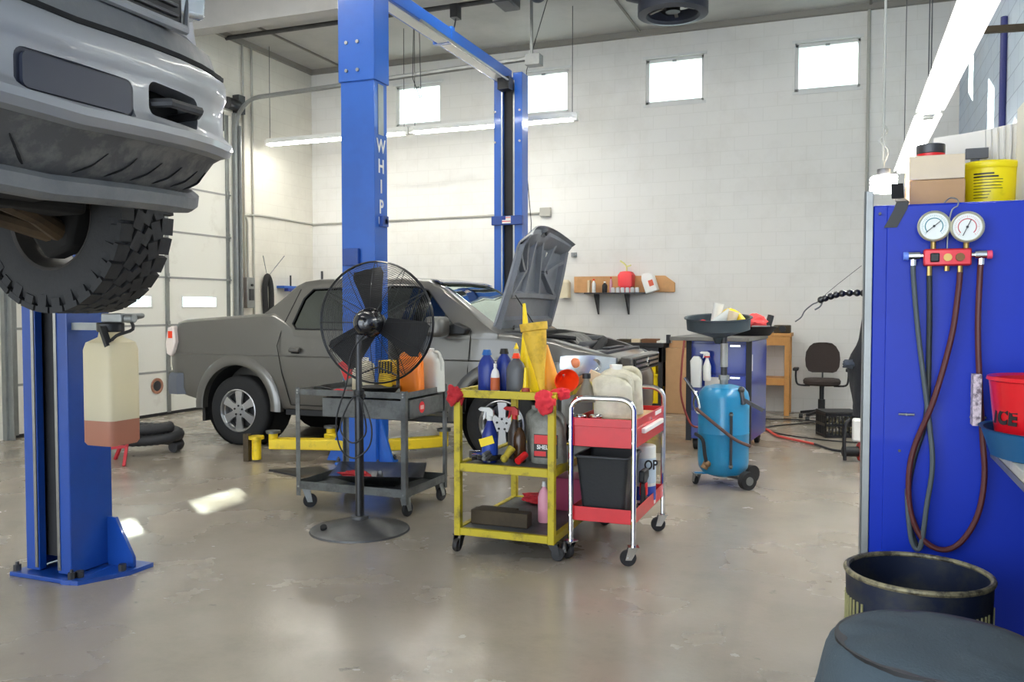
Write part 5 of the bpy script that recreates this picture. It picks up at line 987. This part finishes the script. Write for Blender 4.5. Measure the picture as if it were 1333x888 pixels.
T(M().box(-3.78, 12.84, 1.736, -3.75, 12.93, 1.93).build('board_scrap', cream), 'thin pale upright strip beside the orange-topped can', 'strip')
for i in range(6):
    x = -3.36+i*.075; T(M().lathe([(0, 0), (.03, 0), (.032, .01), (.032, .06), (.024, .075), (0, .075)], (x, 12.79, 1.736), 14).build('small_jar', mat('jar_grey', (206, 206, 206), .4)) if True else None, 'small white-capped jar, number %s from the left in the row along the wall shelf front' % ['first', 'second', 'third', 'fourth', 'fifth', 'sixth'][i], 'jar', 'small jars along the wall shelf front')['label'] = 'small white jar, the %s from the left in the row below the red can' % ['first', 'second', 'third', 'fourth', 'fifth', 'sixth'][i]
gn = thing('fuel_can', 'red plastic fuel can with a pale yellow spout on the wall shelf', 'fuel can', (-3.18, 12.87, 1.736)); gr_ = mat('fuel_red', (240, 62, 66), .4)
M().rings([sq(-3.17, 12.875, 1.83, .11, .25), sq(-3.17, 12.875, 2.0, .115, .25), sq(-3.17, 12.875, 2.05, .085, .4), sq(-3.17, 12.875, 2.06, .04, .6)]).build('can_body', gr_, gn); M().box(-3.25, 12.8, 1.736, -3.09, 12.93, 1.83).build('can_base', gr_, gn)
M().tube(spline([(-3.17, 12.87, 2.05), (-3.17, 12.87, 2.12), (-3.2, 12.87, 2.17), (-3.27, 12.87, 2.22)], 3), .012, 8).bar((-3.17, 12.87, 2.13), (-3.1, 12.87, 2.15), .02, .02).build('spout', mat('pale_yellow', (222, 222, 140), .5), gn)
wj = thing('plastic_jug', 'white jug tilted at the right end of the wall shelf', 'jug', (-2.78, 12.85, 1.73)); M().rings([sq(0, 0, 0, .095), sq(0, 0, .22, .095), sq(-.02, 0, .28, .06), sq(-.04, 0, .3, .03)]).build('jug_body', white, wj, local=True); M().box(-.0, -.1, .08, .07, -.09, .17).build('label', mat('orange_red_label', (226, 100, 70), .5), wj, local=True); wj.rotation_euler = (0, R(-18), 0); wj.location = (-2.76, 12.84, 1.745)
T(M().rings([sq(-4.17, 12.93, 1.66, .08, .5), sq(-4.17, 12.93, 1.9, .08, .5), sq(-4.17, 12.93, 1.94, .05, .6)]).build('hand_towel_holder', mat('cream_dispenser', (226, 214, 182), .5)), 'cream rounded dispenser on the back wall, right of the raised hood', 'dispenser')
T(M().box(-4.08, 12.95, 2.3, -4.0, 13, 2.37).cyl((-4.04, 12.93, 2.33), (-4.04, 12.96, 2.33), .03).build('wall_switch', galv), 'small grey fitting on the wall beside the raised hood tip', 'switch')
T(M().box(-4.9, 12.8, 2.42, -4.62, 13, 2.47).build('small_shelf', wood_d), 'small dark wooden ledge on the back wall left of the farther blue column', 'ledge')
# office chair
oc2 = thing('office_chair', 'dark office chair with armrests and wheeled base near the back wall', 'chair', (-.33, 12.2, 0)); fab = mat('chair_fabric', (62, 52, 48), .9, bump=.3)
rr = []
for z, hw in [(.62, .13), (.64, .18), (.7, .215), (.8, .225), (.9, .215), (.98, .17), (1.02, .12), (1.03, .05)]:
    rr.append([(-.33+hw*u, 12.42+.04*(1-u*u)-(.03 if abs(u) < 1 else 0)*0, z) for u in np.linspace(-1, 1, 9)]+[(-.33+hw*u*.96, 12.49, z) for u in np.linspace(1, -1, 9)])
M().rings(rr).build('backrest', fab, oc2, bev=.01)
M().rings([[(-.33+a_*math.cos(t)*abs(math.cos(t))**-.35 if abs(math.cos(t)) > 1e-3 else -.33, 12.2+b_*math.sin(t), z) for t in np.linspace(0, 2*PI, 25)[:-1]] for z, a_, b_ in [(.47, .2, .2), (.49, .235, .235), (.53, .24, .24), (.555, .22, .22), (.56, .1, .1)]]).build('seat', fab, oc2)
M().bar((-.33, 12.2, .44), (-.33, 12.5, .46), .06, .03).bar((-.33, 12.5, .45), (-.33, 12.5, .75), .06, .02).build('back_bracket', blk, oc2); M().cyl((-.33, 12.2, .1), (-.33, 12.2, .48), .03).cyl((-.33, 12.2, .1), (-.33, 12.2, .28), .045).build('gas_lift', blk, oc2)
M().box(-.47, 12.32, .2, -.2, 12.34, .46).build('lift_cover', blk, oc2) if False else None
for k in range(5):
    a_ = 2*PI*k/5+.3; p = Vector((-.33+.28*math.cos(a_), 12.2+.28*math.sin(a_), .085)); M().bar((-.33, 12.2, .13), p, .045, .035).build('base_arm', blk, oc2); M().cyl(p+Vector((-.025, 0, -.053)), p+Vector((.025, 0, -.053)), .03, n=12).build('caster', blk, oc2)
for s_ in (-1, 1):
    M().tube(spline([(-.33+s_*.15, 12.2, .46), (-.33+s_*.3, 12.2, .47), (-.33+s_*.33, 12.2, .56), (-.33+s_*.33, 12.2, .66)], 4), .013, 8).build('arm_post', blk, oc2); M().box(-.33+s_*.33-.035, 12.05, .66, -.33+s_*.33+.035, 12.3, .7).build('armrest', blk, oc2, bev=.012)
# crate
cr = thing('milk_crate', 'black plastic crate of parts on the floor before the office chair', 'crate', (-.11, 10.75, 0)); cr.rotation_euler = (0, 0, R(20))
mb = M(); mb.box(-.2, -.17, 0, .2, .17, .012)
for z in (0, .13, .25): [mb.box(*q) for q in [(-.2, -.17, z, .2, -.155, z+.03), (-.2, .155, z, .2, .17, z+.03), (-.2, -.17, z, -.185, .17, z+.03), (.185, -.17, z, .2, .17, z+.03)]]
for i in range(11):
    x = -.2+i*.039; mb.box(x, -.17, 0, x+.01, -.157, .28).box(x, .157, 0, x+.01, .17, .28)
for i in range(9):
    y = -.17+i*.041; mb.box(-.2, y, 0, -.187, y+.01, .28).box(.187, y, 0, .2, y+.01, .28)
mb.build('crate_frame', blk, cr, local=True)
rnd = random.Random(3)
mb = M()
for i in range(70): mb.box(*(lambda x, y, z: (x, y, z, x+.03, y+.03, z+.03))(rnd.uniform(-.17, .13), rnd.uniform(-.15, .11), rnd.uniform(.02, .2)))
st_ = mb.build('small_parts', mat('mixed_parts', (150, 140, 110), .6, dirt=.9, dcol=(50, 44, 36), dscale=18)); st_.location = (-.11, 10.75, .02); st_.rotation_euler = (0, 0, R(20)); T(st_, 'jumble of small metal parts filling the black crate', 'parts', None, 'stuff')
T(M().box(-.31, 10.57, .282, .1, 10.93, .3).turn(R(20), 'Z', (-.11, 10.75, 0)).build('crate_lid', blk_d, bev=.003), 'flat dark board lying on the black crate', 'board')
# tool behind the cabinet
jk = thing('air_tool', 'red and white floor tool with a black handle, half hidden by the big blue cabinet', 'tool', (.09, 9.0, 0))
M().cyl((.1, 9.0, .1), (.28, 9.05, .1), .09, n=20).build('red_housing', redp, jk, bev=.01); M().box(.04, 8.95, .2, .2, 9.1, .42).build('white_tank', white, jk, bev=.02)
M().tube(spline([(.02, 8.95, .42), (-.02, 8.93, .36), (-.03, 8.92, .2), (-.02, 8.92, .02)], 4), .018, 8).build('handle', blk, jk); M().cyl((-.04, 8.95, .1), (.1, 9.0, .1), .05, n=14).build('black_nose', blk, jk)
T(M().tube(spline([(-1.35, 9.7, .02), (-1.0, 10.9, .02), (-.75, 10.35, .02), (-.45, 10.0, .02), (-.33, 9.85, .022)], 6), .014, 8).build('air_hose', mat('red_hose', (222, 70, 60), .5)), 'red air hose lying on the floor beside the blue tool cabinet', 'hose')
T(M().tube(spline([(-.33, 9.85, .025), (-.15, 9.55, .02), (.0, 9.4, .03), (.05, 9.1, .06)], 6), .013, 8).build('air_hose', blk), 'black hose running from the red hose to the floor tool', 'hose')
T(M().tube(spline([(.1, 10.2, .012), (-.3, 10.3, .012), (-.75, 10.6, .012), (-.95, 11.1, .012), (-.6, 11.6, .012), (-.35, 11.9, .012), (-.7, 12.0, .012), (-1.2, 11.9, .012)], 8), .008, 6).build('cable', blk), 'thin dark cable snaking on the floor in front of the office chair', 'cable')

# ================= big blue cabinet and right foreground =================
cb = thing('metal_cabinet', 'large deep blue metal cabinet at the right with hoses hung on it', 'cabinet', (.69, 3.7, 0)); cbb = mat('cabinet_blue', (3, 44, 172), .45, coat=.08, spec=.3, var=.2, dscale=1.2, bump=.05, bscale=200)
M().box(.073, 3.3, 0, 1.3, 4.1, 1.86).build('cabinet_body', cbb, cb, bev=.006); M().box(.118, 3.29, .04, 1.28, 3.302, 1.855).build('front_panel', cbb, cb, bev=.003)
M().box(.046, 3.294, 0, .074, 3.33, 1.91).box(.046, 3.294, 0, .052, 3.6, 1.91).build('corner_angle', galv, cb, bev=.002)
for x in (.19, .41): M().cyl((x-.025, 3.275, 1.13), (x+.025, 3.275, 1.13), .004, n=8).cyl((x, 3.3, 1.13), (x, 3.27, 1.13), .004, n=6).build('hook_pin', galv, cb)
for x, z in ((.095, 1.83), (.17, 1.0), (.095, .5)): M().cyl((x, 3.3, z), (x, 3.285, z), .005, n=8).build('screw', dsteel, cb)
# gauges
mg = thing('manifold_gauge', 'red refrigerant gauge manifold with two dials and hoses hung on the blue cabinet', 'gauge set', (.3, 3.26, 1.66))
rman = mat('manifold_red', (206, 44, 56), .35, .3, coat=.3); brs = mat('brass', (170, 140, 84), .35, .9); dial = mat('dial_face', (226, 228, 222), .4)
M().box(.232, 3.235, 1.642, .378, 3.275, 1.70).build('manifold_body', rman, mg, bev=.006)
for gx, gz, mc, cc in ((.262, 1.776, mat('dial_blue_green', (96, 150, 160), .5), R(40)), (.362, 1.77, mat('dial_red', (214, 110, 116), .5), R(66))):
    g_ = M().lathe([(.0, 0), (.046, 0), (.05, -.006), (.052, -.03), (.047, -.034), (.044, -.028), (.0, -.026)], (gx, 3.262, gz), 40, 'y').build('gauge_case', mat('nickel', (196, 192, 170), .3, .6), mg)
    M().lathe([(.0, 0), (.044, 0)], (gx, 3.2335, gz), 36, 'y').build('dial', dial, g_)
    mb = M(); 
    for k in range(31):
        a_ = R(225-k*9); r0 = .034 if k % 5 else .031; p = lambda r: (gx+math.cos(a_)*r, 3.233, gz+math.sin(a_)*r); mb.bar(p(r0), p(.038), .0009, .0009)
    mb.build('dial_ticks', mc, g_)
    M().tube([(gx+.027*math.cos(R(225-k*9)), 3.2331, gz+.027*math.sin(R(225-k*9))) for k in range(31)], .0016, 4).build('dial_ring', mc, g_)
    M().bar((gx-math.cos(cc)*.032, 3.231, gz-math.sin(cc)*.032), (gx+math.cos(cc)*.026, 3.231, gz+math.sin(cc)*.026), .002, .0022).build('needle', blk, g_); M().cyl((gx, 3.2335, gz), (gx, 3.229, gz), .004, n=10).build('needle_hub', blk, g_)
    M().cyl((gx, 3.255, gz-.05), (gx, 3.255, 1.70), .009, n=10).build('gauge_stem', brs, mg)
M().box(.252, 3.222, 1.655, .28, 3.236, 1.685).build('valve_knob', blk, mg, bev=.004); M().cyl((.305, 3.236, 1.67), (.305, 3.228, 1.67), .013, n=18).build('sight_glass', brs, mg); M().cyl((.342, 3.236, 1.67), (.342, 3.222, 1.67), .014, n=10).build('valve_knob', mat('bronze_knob', (110, 76, 46), .4, .6), mg)
for s_, x0, col in ((-1, .232, mat('pale_blue_knob', (110, 140, 226), .4)), (1, .378, mat('pink_knob', (236, 80, 110), .4))):
    M().cyl((x0, 3.255, 1.678), (x0+s_*.012, 3.255, 1.678), .009, n=10).cyl((x0+s_*.01, 3.255, 1.678), (x0+s_*.045, 3.255, 1.678), .016, n=14).cyl((x0+s_*.03, 3.255, 1.67), (x0+s_*.03, 3.255, 1.645), .011, n=8).build('side_coupler', chrome, mg); M().cyl((x0+s_*.045, 3.255, 1.678), (x0+s_*.062, 3.255, 1.678), .0145, n=14).build('coupler_knob', col, mg, bev=.002)
for x in (.252, .305, .345): M().cyl((x, 3.255, 1.642), (x, 3.255, 1.61 if x != .305 else 1.625), .009, n=8).build('hose_fitting', brs, mg)
def hose(n_, pts, r, m): M().tube(spline(pts, 8), r, 10).build('hose', m, mg)
hose('h', [(.202, 3.255, 1.65), (.203, 3.252, 1.6), (.223, 3.26, 1.397), (.262, 3.255, 1.092), (.272, 3.25, .957), (.257, 3.25, .823), (.24, 3.255, .675), (.213, 3.26, .69), (.199, 3.262, .8), (.196, 3.27, .87)], .0085, mat('grey_blue_hose', (76, 84, 88), .5))
hose('h', [(.252, 3.262, 1.62), (.254, 3.262, 1.55), (.256, 3.268, 1.398), (.252, 3.272, 1.133), (.215, 3.275, .972), (.2, 3.275, .85), (.206, 3.272, .74), (.235, 3.27, .66)], .009, mat('black_green_hose', (40, 44, 44), .5))
hose('h', [(.345, 3.255, 1.62), (.34, 3.25, 1.55), (.322, 3.25, 1.398), (.272, 3.245, 1.187), (.217, 3.26, 1.025), (.2, 3.262, .917), (.207, 3.26, .797), (.244, 3.255, .707), (.304, 3.25, .673), (.363, 3.25, .705), (.412, 3.25, .802), (.43, 3.25, .934), (.42, 3.25, 1.089), (.402, 3.25, 1.399), (.404, 3.252, 1.6), (.407, 3.255, 1.65)], .0095, mat('maroon_hose', (84, 34, 33), .45))
M().tube(spline([(.305, 3.26, 1.7), (.308, 3.262, 1.78), (.318, 3.262, 1.83), (.335, 3.265, 1.845), (.335, 3.27, 1.865), (.315, 3.29, 1.875), (.3, 3.32, 1.863)], 5), .0025, 6).build('hanging_cord', galv, mg)
# top of cabinet
T(M().box(.2, 3.52, 1.862, .385, 3.82, 1.97).build('card_box', card, bev=.003), 'tan carton on top of the blue cabinet beneath the cream one', 'box')
T(M().box(.198, 3.52, 1.972, .383, 3.8, 2.06).build('card_box', cream, bev=.003), 'cream carton stacked on the tan carton beside the yellow bucket', 'box')
tp = thing('tape_tin', 'small dark round tin with a red rim lying on the cream carton', 'tin', (.28, 3.62, 2.06)); M().cyl((.275, 3.6, 2.062), (.275, 3.6, 2.075), .05, n=24).build('red_rim', redp, tp); M().cyl((.275, 3.6, 2.075), (.275, 3.6, 2.11), .05, n=24).build('tin_body', dsteel, tp, bev=.003)
yb2 = thing('plastic_bucket', 'small bright yellow lidded bucket with black print on top of the blue cabinet', 'bucket', (.488, 3.74, 1.86)); ybm = mat('bucket_yellow', (244, 222, 12), .35, dirt=.3, dcol=(150, 130, 20), dscale=14, edge=(.6, .75))
M().lathe([(0, 0), (.088, 0), (.104, .165), (.104, .175)], (.488, 3.74, 1.862), 36).build('bucket_body', ybm, yb2); M().lathe([(0, .185), (.105, .187), (.112, .18), (.112, .168), (.108, .16), (.103, .165)], (.488, 3.74, 1.862), 36).build('bucket_lid', ybm, yb2)
for i in range(9):
    wd_ = [.07, .085, .1, .1, .095, .1, .06, .055, .05][i]; z = 2.0-.011*i
    q = [(-.05+wd_*k/6) for k in range(7)]; rz_ = .0895+.016*(z-1.862)/.165+.0008
    M().rings([[(.488+math.sin(a_/rz_-.15)*rz_, 3.74-math.cos(a_/rz_-.15)*rz_, z+h_) for a_ in q] for h_ in (-.0012-(.0016 if i < 2 else 0), .0012+(.0016 if i < 2 else 0))], closed=False).build('printed_line', blk, yb2)
cfl = thing('hanging_bulb', 'glowing spiral bulb hanging on a cord above the left end of the blue cabinet', 'lamp', (.115, 3.6, 1.94))
M().tube([(.115+(.042)*math.cos(t), 3.6+.042*math.sin(t), 1.945+.055*t/(8*PI)) for t in np.linspace(0, 8*PI, 90)], .0075, 8).build('spiral_tube', emit, cfl); M().cyl((.115, 3.6, 2.0), (.115, 3.6, 2.03), .024, n=16).build('bulb_base', dsteel, cfl)
M().tube(spline([(.115, 3.6, 2.03), (.112, 3.6, 2.2), (.112, 3.6, 4), (.112, 3.6, 5.68)], 3), .005, 6).build('cord', cond, cfl); M().tube(spline([(.112, 3.6, 2.05), (.13, 3.6, 2.1), (.1, 3.6, 2.14), (.125, 3.6, 2.17), (.112, 3.6, 2.2)], 4), .004, 6).build('cord_knot', cond, cfl)
T(M().rings([[(x-.012, 3.286 if z < 1.87 else y, z), (x+.03, 3.286 if z < 1.87 else y, z), (x+.03, (3.286 if z < 1.87 else y)+.003, z), (x-.012, (3.286 if z < 1.87 else y)+.003, z)] for x, y, z in [(.12, 3.28, 1.78), (.15, 3.28, 1.84), (.158, 3.28, 1.866), (.155, 3.3, 1.875), (.15, 3.45, 1.9), (.148, 3.5, 1.96)]]).build('black_strap', blk), 'black strap folded over the top front edge of the blue cabinet', 'strap')
for i in range(8):
    x = .40+i*.026; e_ = T(M().box(-.004, -.1, 0, .005, .1, .345+.004*i).turn(R(-5+i*1.4), 'Y', (0, 0, 0)).turn(R(62-7*i), 'Z', (0, 0, 0)).xf(Matrix.Translation((x+.02, 3.98, 1.8625))).build('paper_envelope', paper), 'worn paper envelope behind the yellow bucket, the %s counted from the left' % ['first', 'second', 'third', 'fourth', 'fifth', 'sixth', 'seventh', 'eighth'][i], 'envelope', 'paper envelopes behind the yellow bucket')
T(M().box(.42, 3.85, 2.09, .5, 3.87, 2.13).box(.44, 3.86, 1.862, .47, 3.88, 2.09).build('card_label', dsteel), 'small grey label holder in front of the paper envelopes', 'label holder')
rb_ = thing('red_striped_carton', 'tall red-edged white carton at the right edge on the cabinet top', 'box', (.66, 3.6, 1.86)); M().box(.572, 3.45, 1.862, .76, 3.7, 2.24).build('carton', paper, rb_, bev=.002)
M().box(.5715, 3.448, 1.862, .58, 3.4502, 2.24).box(.5715, 3.448, 2.06, .76, 3.4502, 2.075).build('red_edge', redp, rb_)
for i in range(12): M().box(.585, 3.4485, 1.88+i*.014, .74, 3.4498, 1.883+i*.014).build('printed_line', dsteel, rb_)
T(M().cyl((1.3, 9.2, 4.2), (1.3, 9.2, 2.4), .03, n=10).build('conduit', mat('dark_blue_pipe', (44, 50, 110), .5)), 'dark blue pipe running down the right wall', 'pipe'); T(M().bar((.86, 7.5, 3.62), (1.33, 7.5, 3.6), .04, .05).build('angle_bar', wood_d), 'dark bar reaching from the right wall near the strip lights', 'bar')
# goose-neck, wires, jacket
gk = thing('goose_neck', 'black beaded flexible arm reaching left from the side of the blue cabinet', 'flexible arm', (-.02, 3.95, 1.53)); P = spline([(.072, 3.95, 1.562), (.03, 3.95, 1.564), (-.03, 3.95, 1.562), (-.075, 3.95, 1.55), (-.115, 3.95, 1.535)], 4)
mb = M()
for i in range(0, len(P), 2): mb.ball(P[i], .0155, 2)
mb.tube(P, .009, 8).build('segments', mat('bead_black', (18, 18, 22), .3, coat=.5), gk)
M().tube(spline([(-.12, 3.95, 1.53), (-.135, 3.95, 1.522), (-.15, 3.95, 1.515), (-.18, 3.95, 1.488), (-.195, 3.95, 1.46), (-.22, 3.95, 1.44)], 4), .0028, 6).tube(spline([(-.11, 3.95, 1.522), (-.12, 3.95, 1.505), (-.14, 3.95, 1.492)], 4), .0035, 6).build('bent_wire', dsteel, gk)
T(M().tube([(.046, 3.95, 1.68), (-.05, 3.95, 1.6), (-.1, 3.95, 1.555)], .0014, 5).build('thin_wire', dsteel), 'thin straight wire slanting up from the beaded arm to the cabinet', 'wire')
rr = []
for i, z in enumerate(np.linspace(1.525, 1.06, 14)):
    w1 = np.interp(z, [1.06, 1.15, 1.28, 1.36, 1.42, 1.525], [.05, .058, .07, .035, .025, .008]); rr.append([(.07-w1*math.sin(t)*(1+.12*math.sin(5*t+i*.8)), 3.85+.16*math.cos(t)*(.4+.6*min(1, i/5)), z) for t in np.linspace(0, PI, 15)]+[(.0715, 3.85, z)])
jkt = M().rings(rr); T(jkt.build('black_jacket', mat('black_cloth', (26, 27, 32), .9, bump=.3), ang=70), 'black jacket hung on the left side of the blue cabinet', 'jacket')
T(M().ball((.02, 3.8, 1.27), .04, 3, (1.1, 1.5, .5), .4).build('glove', mat('grey_cloth', (70, 76, 86), .9), ang=70), 'grey glove tucked on the black jacket', 'glove')
# bench
wk = thing('work_bench', 'pale topped workbench at the right edge with a dark space below', 'workbench', (1.0, 2.4, 0)); 
M().box(.45, .9, 1.02, 1.32, 3.27, 1.05).build('bench_top', mat('bench_top', (206, 202, 186), .4, dirt=.3, dscale=5), wk, bev=.003); M().box(.448, .9, 1.0, .47, 3.27, 1.02).build('edge_trim', galv, wk)
M().box(.62, 1.0, .0, .66, 3.25, 1.02).build('side_panel', mat('bench_shade_navy', (14, 18, 44), .7), wk); M().box(.62, 1.0, 0, 1.32, 1.04, 1.02).build('end_panel', mat('bench_shade_navy2', (14, 18, 44), .7), wk)  # dark navy puts the shade below the bench into the panel colour
tb = thing('round_tub', 'shallow teal round tub standing on the bench', 'tub', (.645, 2.99, 1.05)); M().lathe([(0, 0), (.235, 0), (.262, .08), (.27, .085), (.255, .083), (.23, .01), (0, .01)], (.645, 2.985, 1.052), 48).build('tub', mat('teal_blue_tub', (26, 86, 130), .4), tb)
rbk = thing('red_bucket', 'red plastic bucket with black ICE lettering standing in the teal tub', 'bucket', (.60, 3.03, 1.066)); M().lathe([(0, 0), (.155, 0), (.178, .21), (.186, .214), (.183, .225), (.168, .217), (.148, .01), (0, .01)], (.585, 3.02, 1.066), 48).build('bucket_body', mat('bucket_red', (214, 16, 30), .3, coat=.3), rbk)
for i, ch in enumerate('ICE'):
    a_ = R(-166+i*13); rr_l = .169; text('lettering', ch, .06, blk, rbk, (.585+rr_l*math.cos(a_), 3.02+rr_l*math.sin(a_), 1.17), (PI/2-.1, 0, a_+PI/2), bold=.003)
M().lathe([(.1615, .035), (.163, .045)], (.585, 3.02, 1.066), 40).build('black_line', blk, rbk); M().tube([(.585, 2.838, 1.26), (.585, 2.828, 1.31)], .006).build('bucket_bail', chrome, rbk)
T(M().box(.385, 3.2, 1.11, .41, 3.26, 1.28).build('printed_card', mat('speckled_card', (214, 200, 208), .7, dirt=.8, dcol=(60, 40, 60), dscale=60)), 'narrow printed card standing left of the red bucket', 'card')
# barrel
br = thing('waste_barrel', 'dark blue slotted metal waste barrel with a worn rim', 'barrel', (.205, 2.86, 0)); bnm = mat('barrel_navy', (26, 36, 60), .5, .3, dirt=.5, dcol=(70, 70, 60), dscale=9); C0 = (.205, 2.86, 0)
M().lathe([(0, 0), (.19, 0), (.2, .02), (.2, .5), (.205, .69), (.196, .69), (.19, .5), (.19, .03), (0, .03)], C0, 56).build('barrel_wall', bnm, br); M().tube([(.205+.203*math.cos(2*PI*k/56), 2.86+.203*math.sin(2*PI*k/56), .695) for k in range(56)], .009, 8, closed=True).build('rim', mat('worn_rim', (150, 142, 112), .5, .4, dirt=.9, dcol=(50, 46, 44), dscale=26), br)
mb = M()
for k in range(64):
    if k % 20 in (0, 1, 2): continue
    a_ = 2*PI*k/64; mb.mark(); mb.box(.2025, -.003, .44, .2065, .003, .62); mb.turn(a_, 'Z', (0, 0, 0)).xf(Matrix.Translation(C0))
mb.build('slots', mat('slot_straw', (150, 146, 100), .6), br)
# stool with cloth
so = thing('stool', 'round stool draped with a dark grey-blue cloth at the bottom right', 'stool', (.18, 1.93, 0)); clm = mat('slate_cloth', (64, 76, 84), .9, bump=.25, bscale=160)
rr = []; n = 120
for i, (r, z) in enumerate([(.0, .832), (.05, .832), (.1, .829), (.15, .824), (.19, .815), (.212, .80), (.222, .775), (.227, .74), (.232, .69), (.238, .63), (.245, .56), (.25, .5)]):
    ring = []
    for k in range(n):
        a_ = 2*PI*k/n; f_ = max(0, (i-5))/6; wv = .014*f_*math.sin(7*a_+1)+.01*f_*math.sin(13*a_+2)
        nn = noise.noise(Vector((math.cos(a_)*r*14, math.sin(a_)*r*14, i*.3)))
        ring.append((.18+(r+wv+nn*.006*f_)*math.cos(a_), 1.93+(r+wv)*math.sin(a_), z+.007*nn*(1 if i > 0 else 0)+(.05*f_*math.sin(3*a_) if i > 8 else 0)))
    rr.append(ring)
M().rings(rr, cap=False).build('cloth_cover', clm, so, ang=80); M().cyl((.18, 1.93, .74), (.18, 1.93, .815), .2, n=40).build('seat', blk, so)
M().tube([(.18, 1.93, .73), (.18, 1.93, .3)], .03).build('post', chrome, so)
for k in range(4):
    a_ = PI/4+k*PI/2; M().tube([(.18, 1.93, .34), (.18+.2*math.cos(a_), 1.93+.2*math.sin(a_), .03), (.18+.21*math.cos(a_), 1.93+.21*math.sin(a_), 0)], .014).build('leg', chrome, so)
M().tube([(.18+.17*math.cos(2*PI*k/32), 1.93+.17*math.sin(2*PI*k/32), .3) for k in range(32)], .01, 8, closed=True).build('foot_ring', chrome, so)
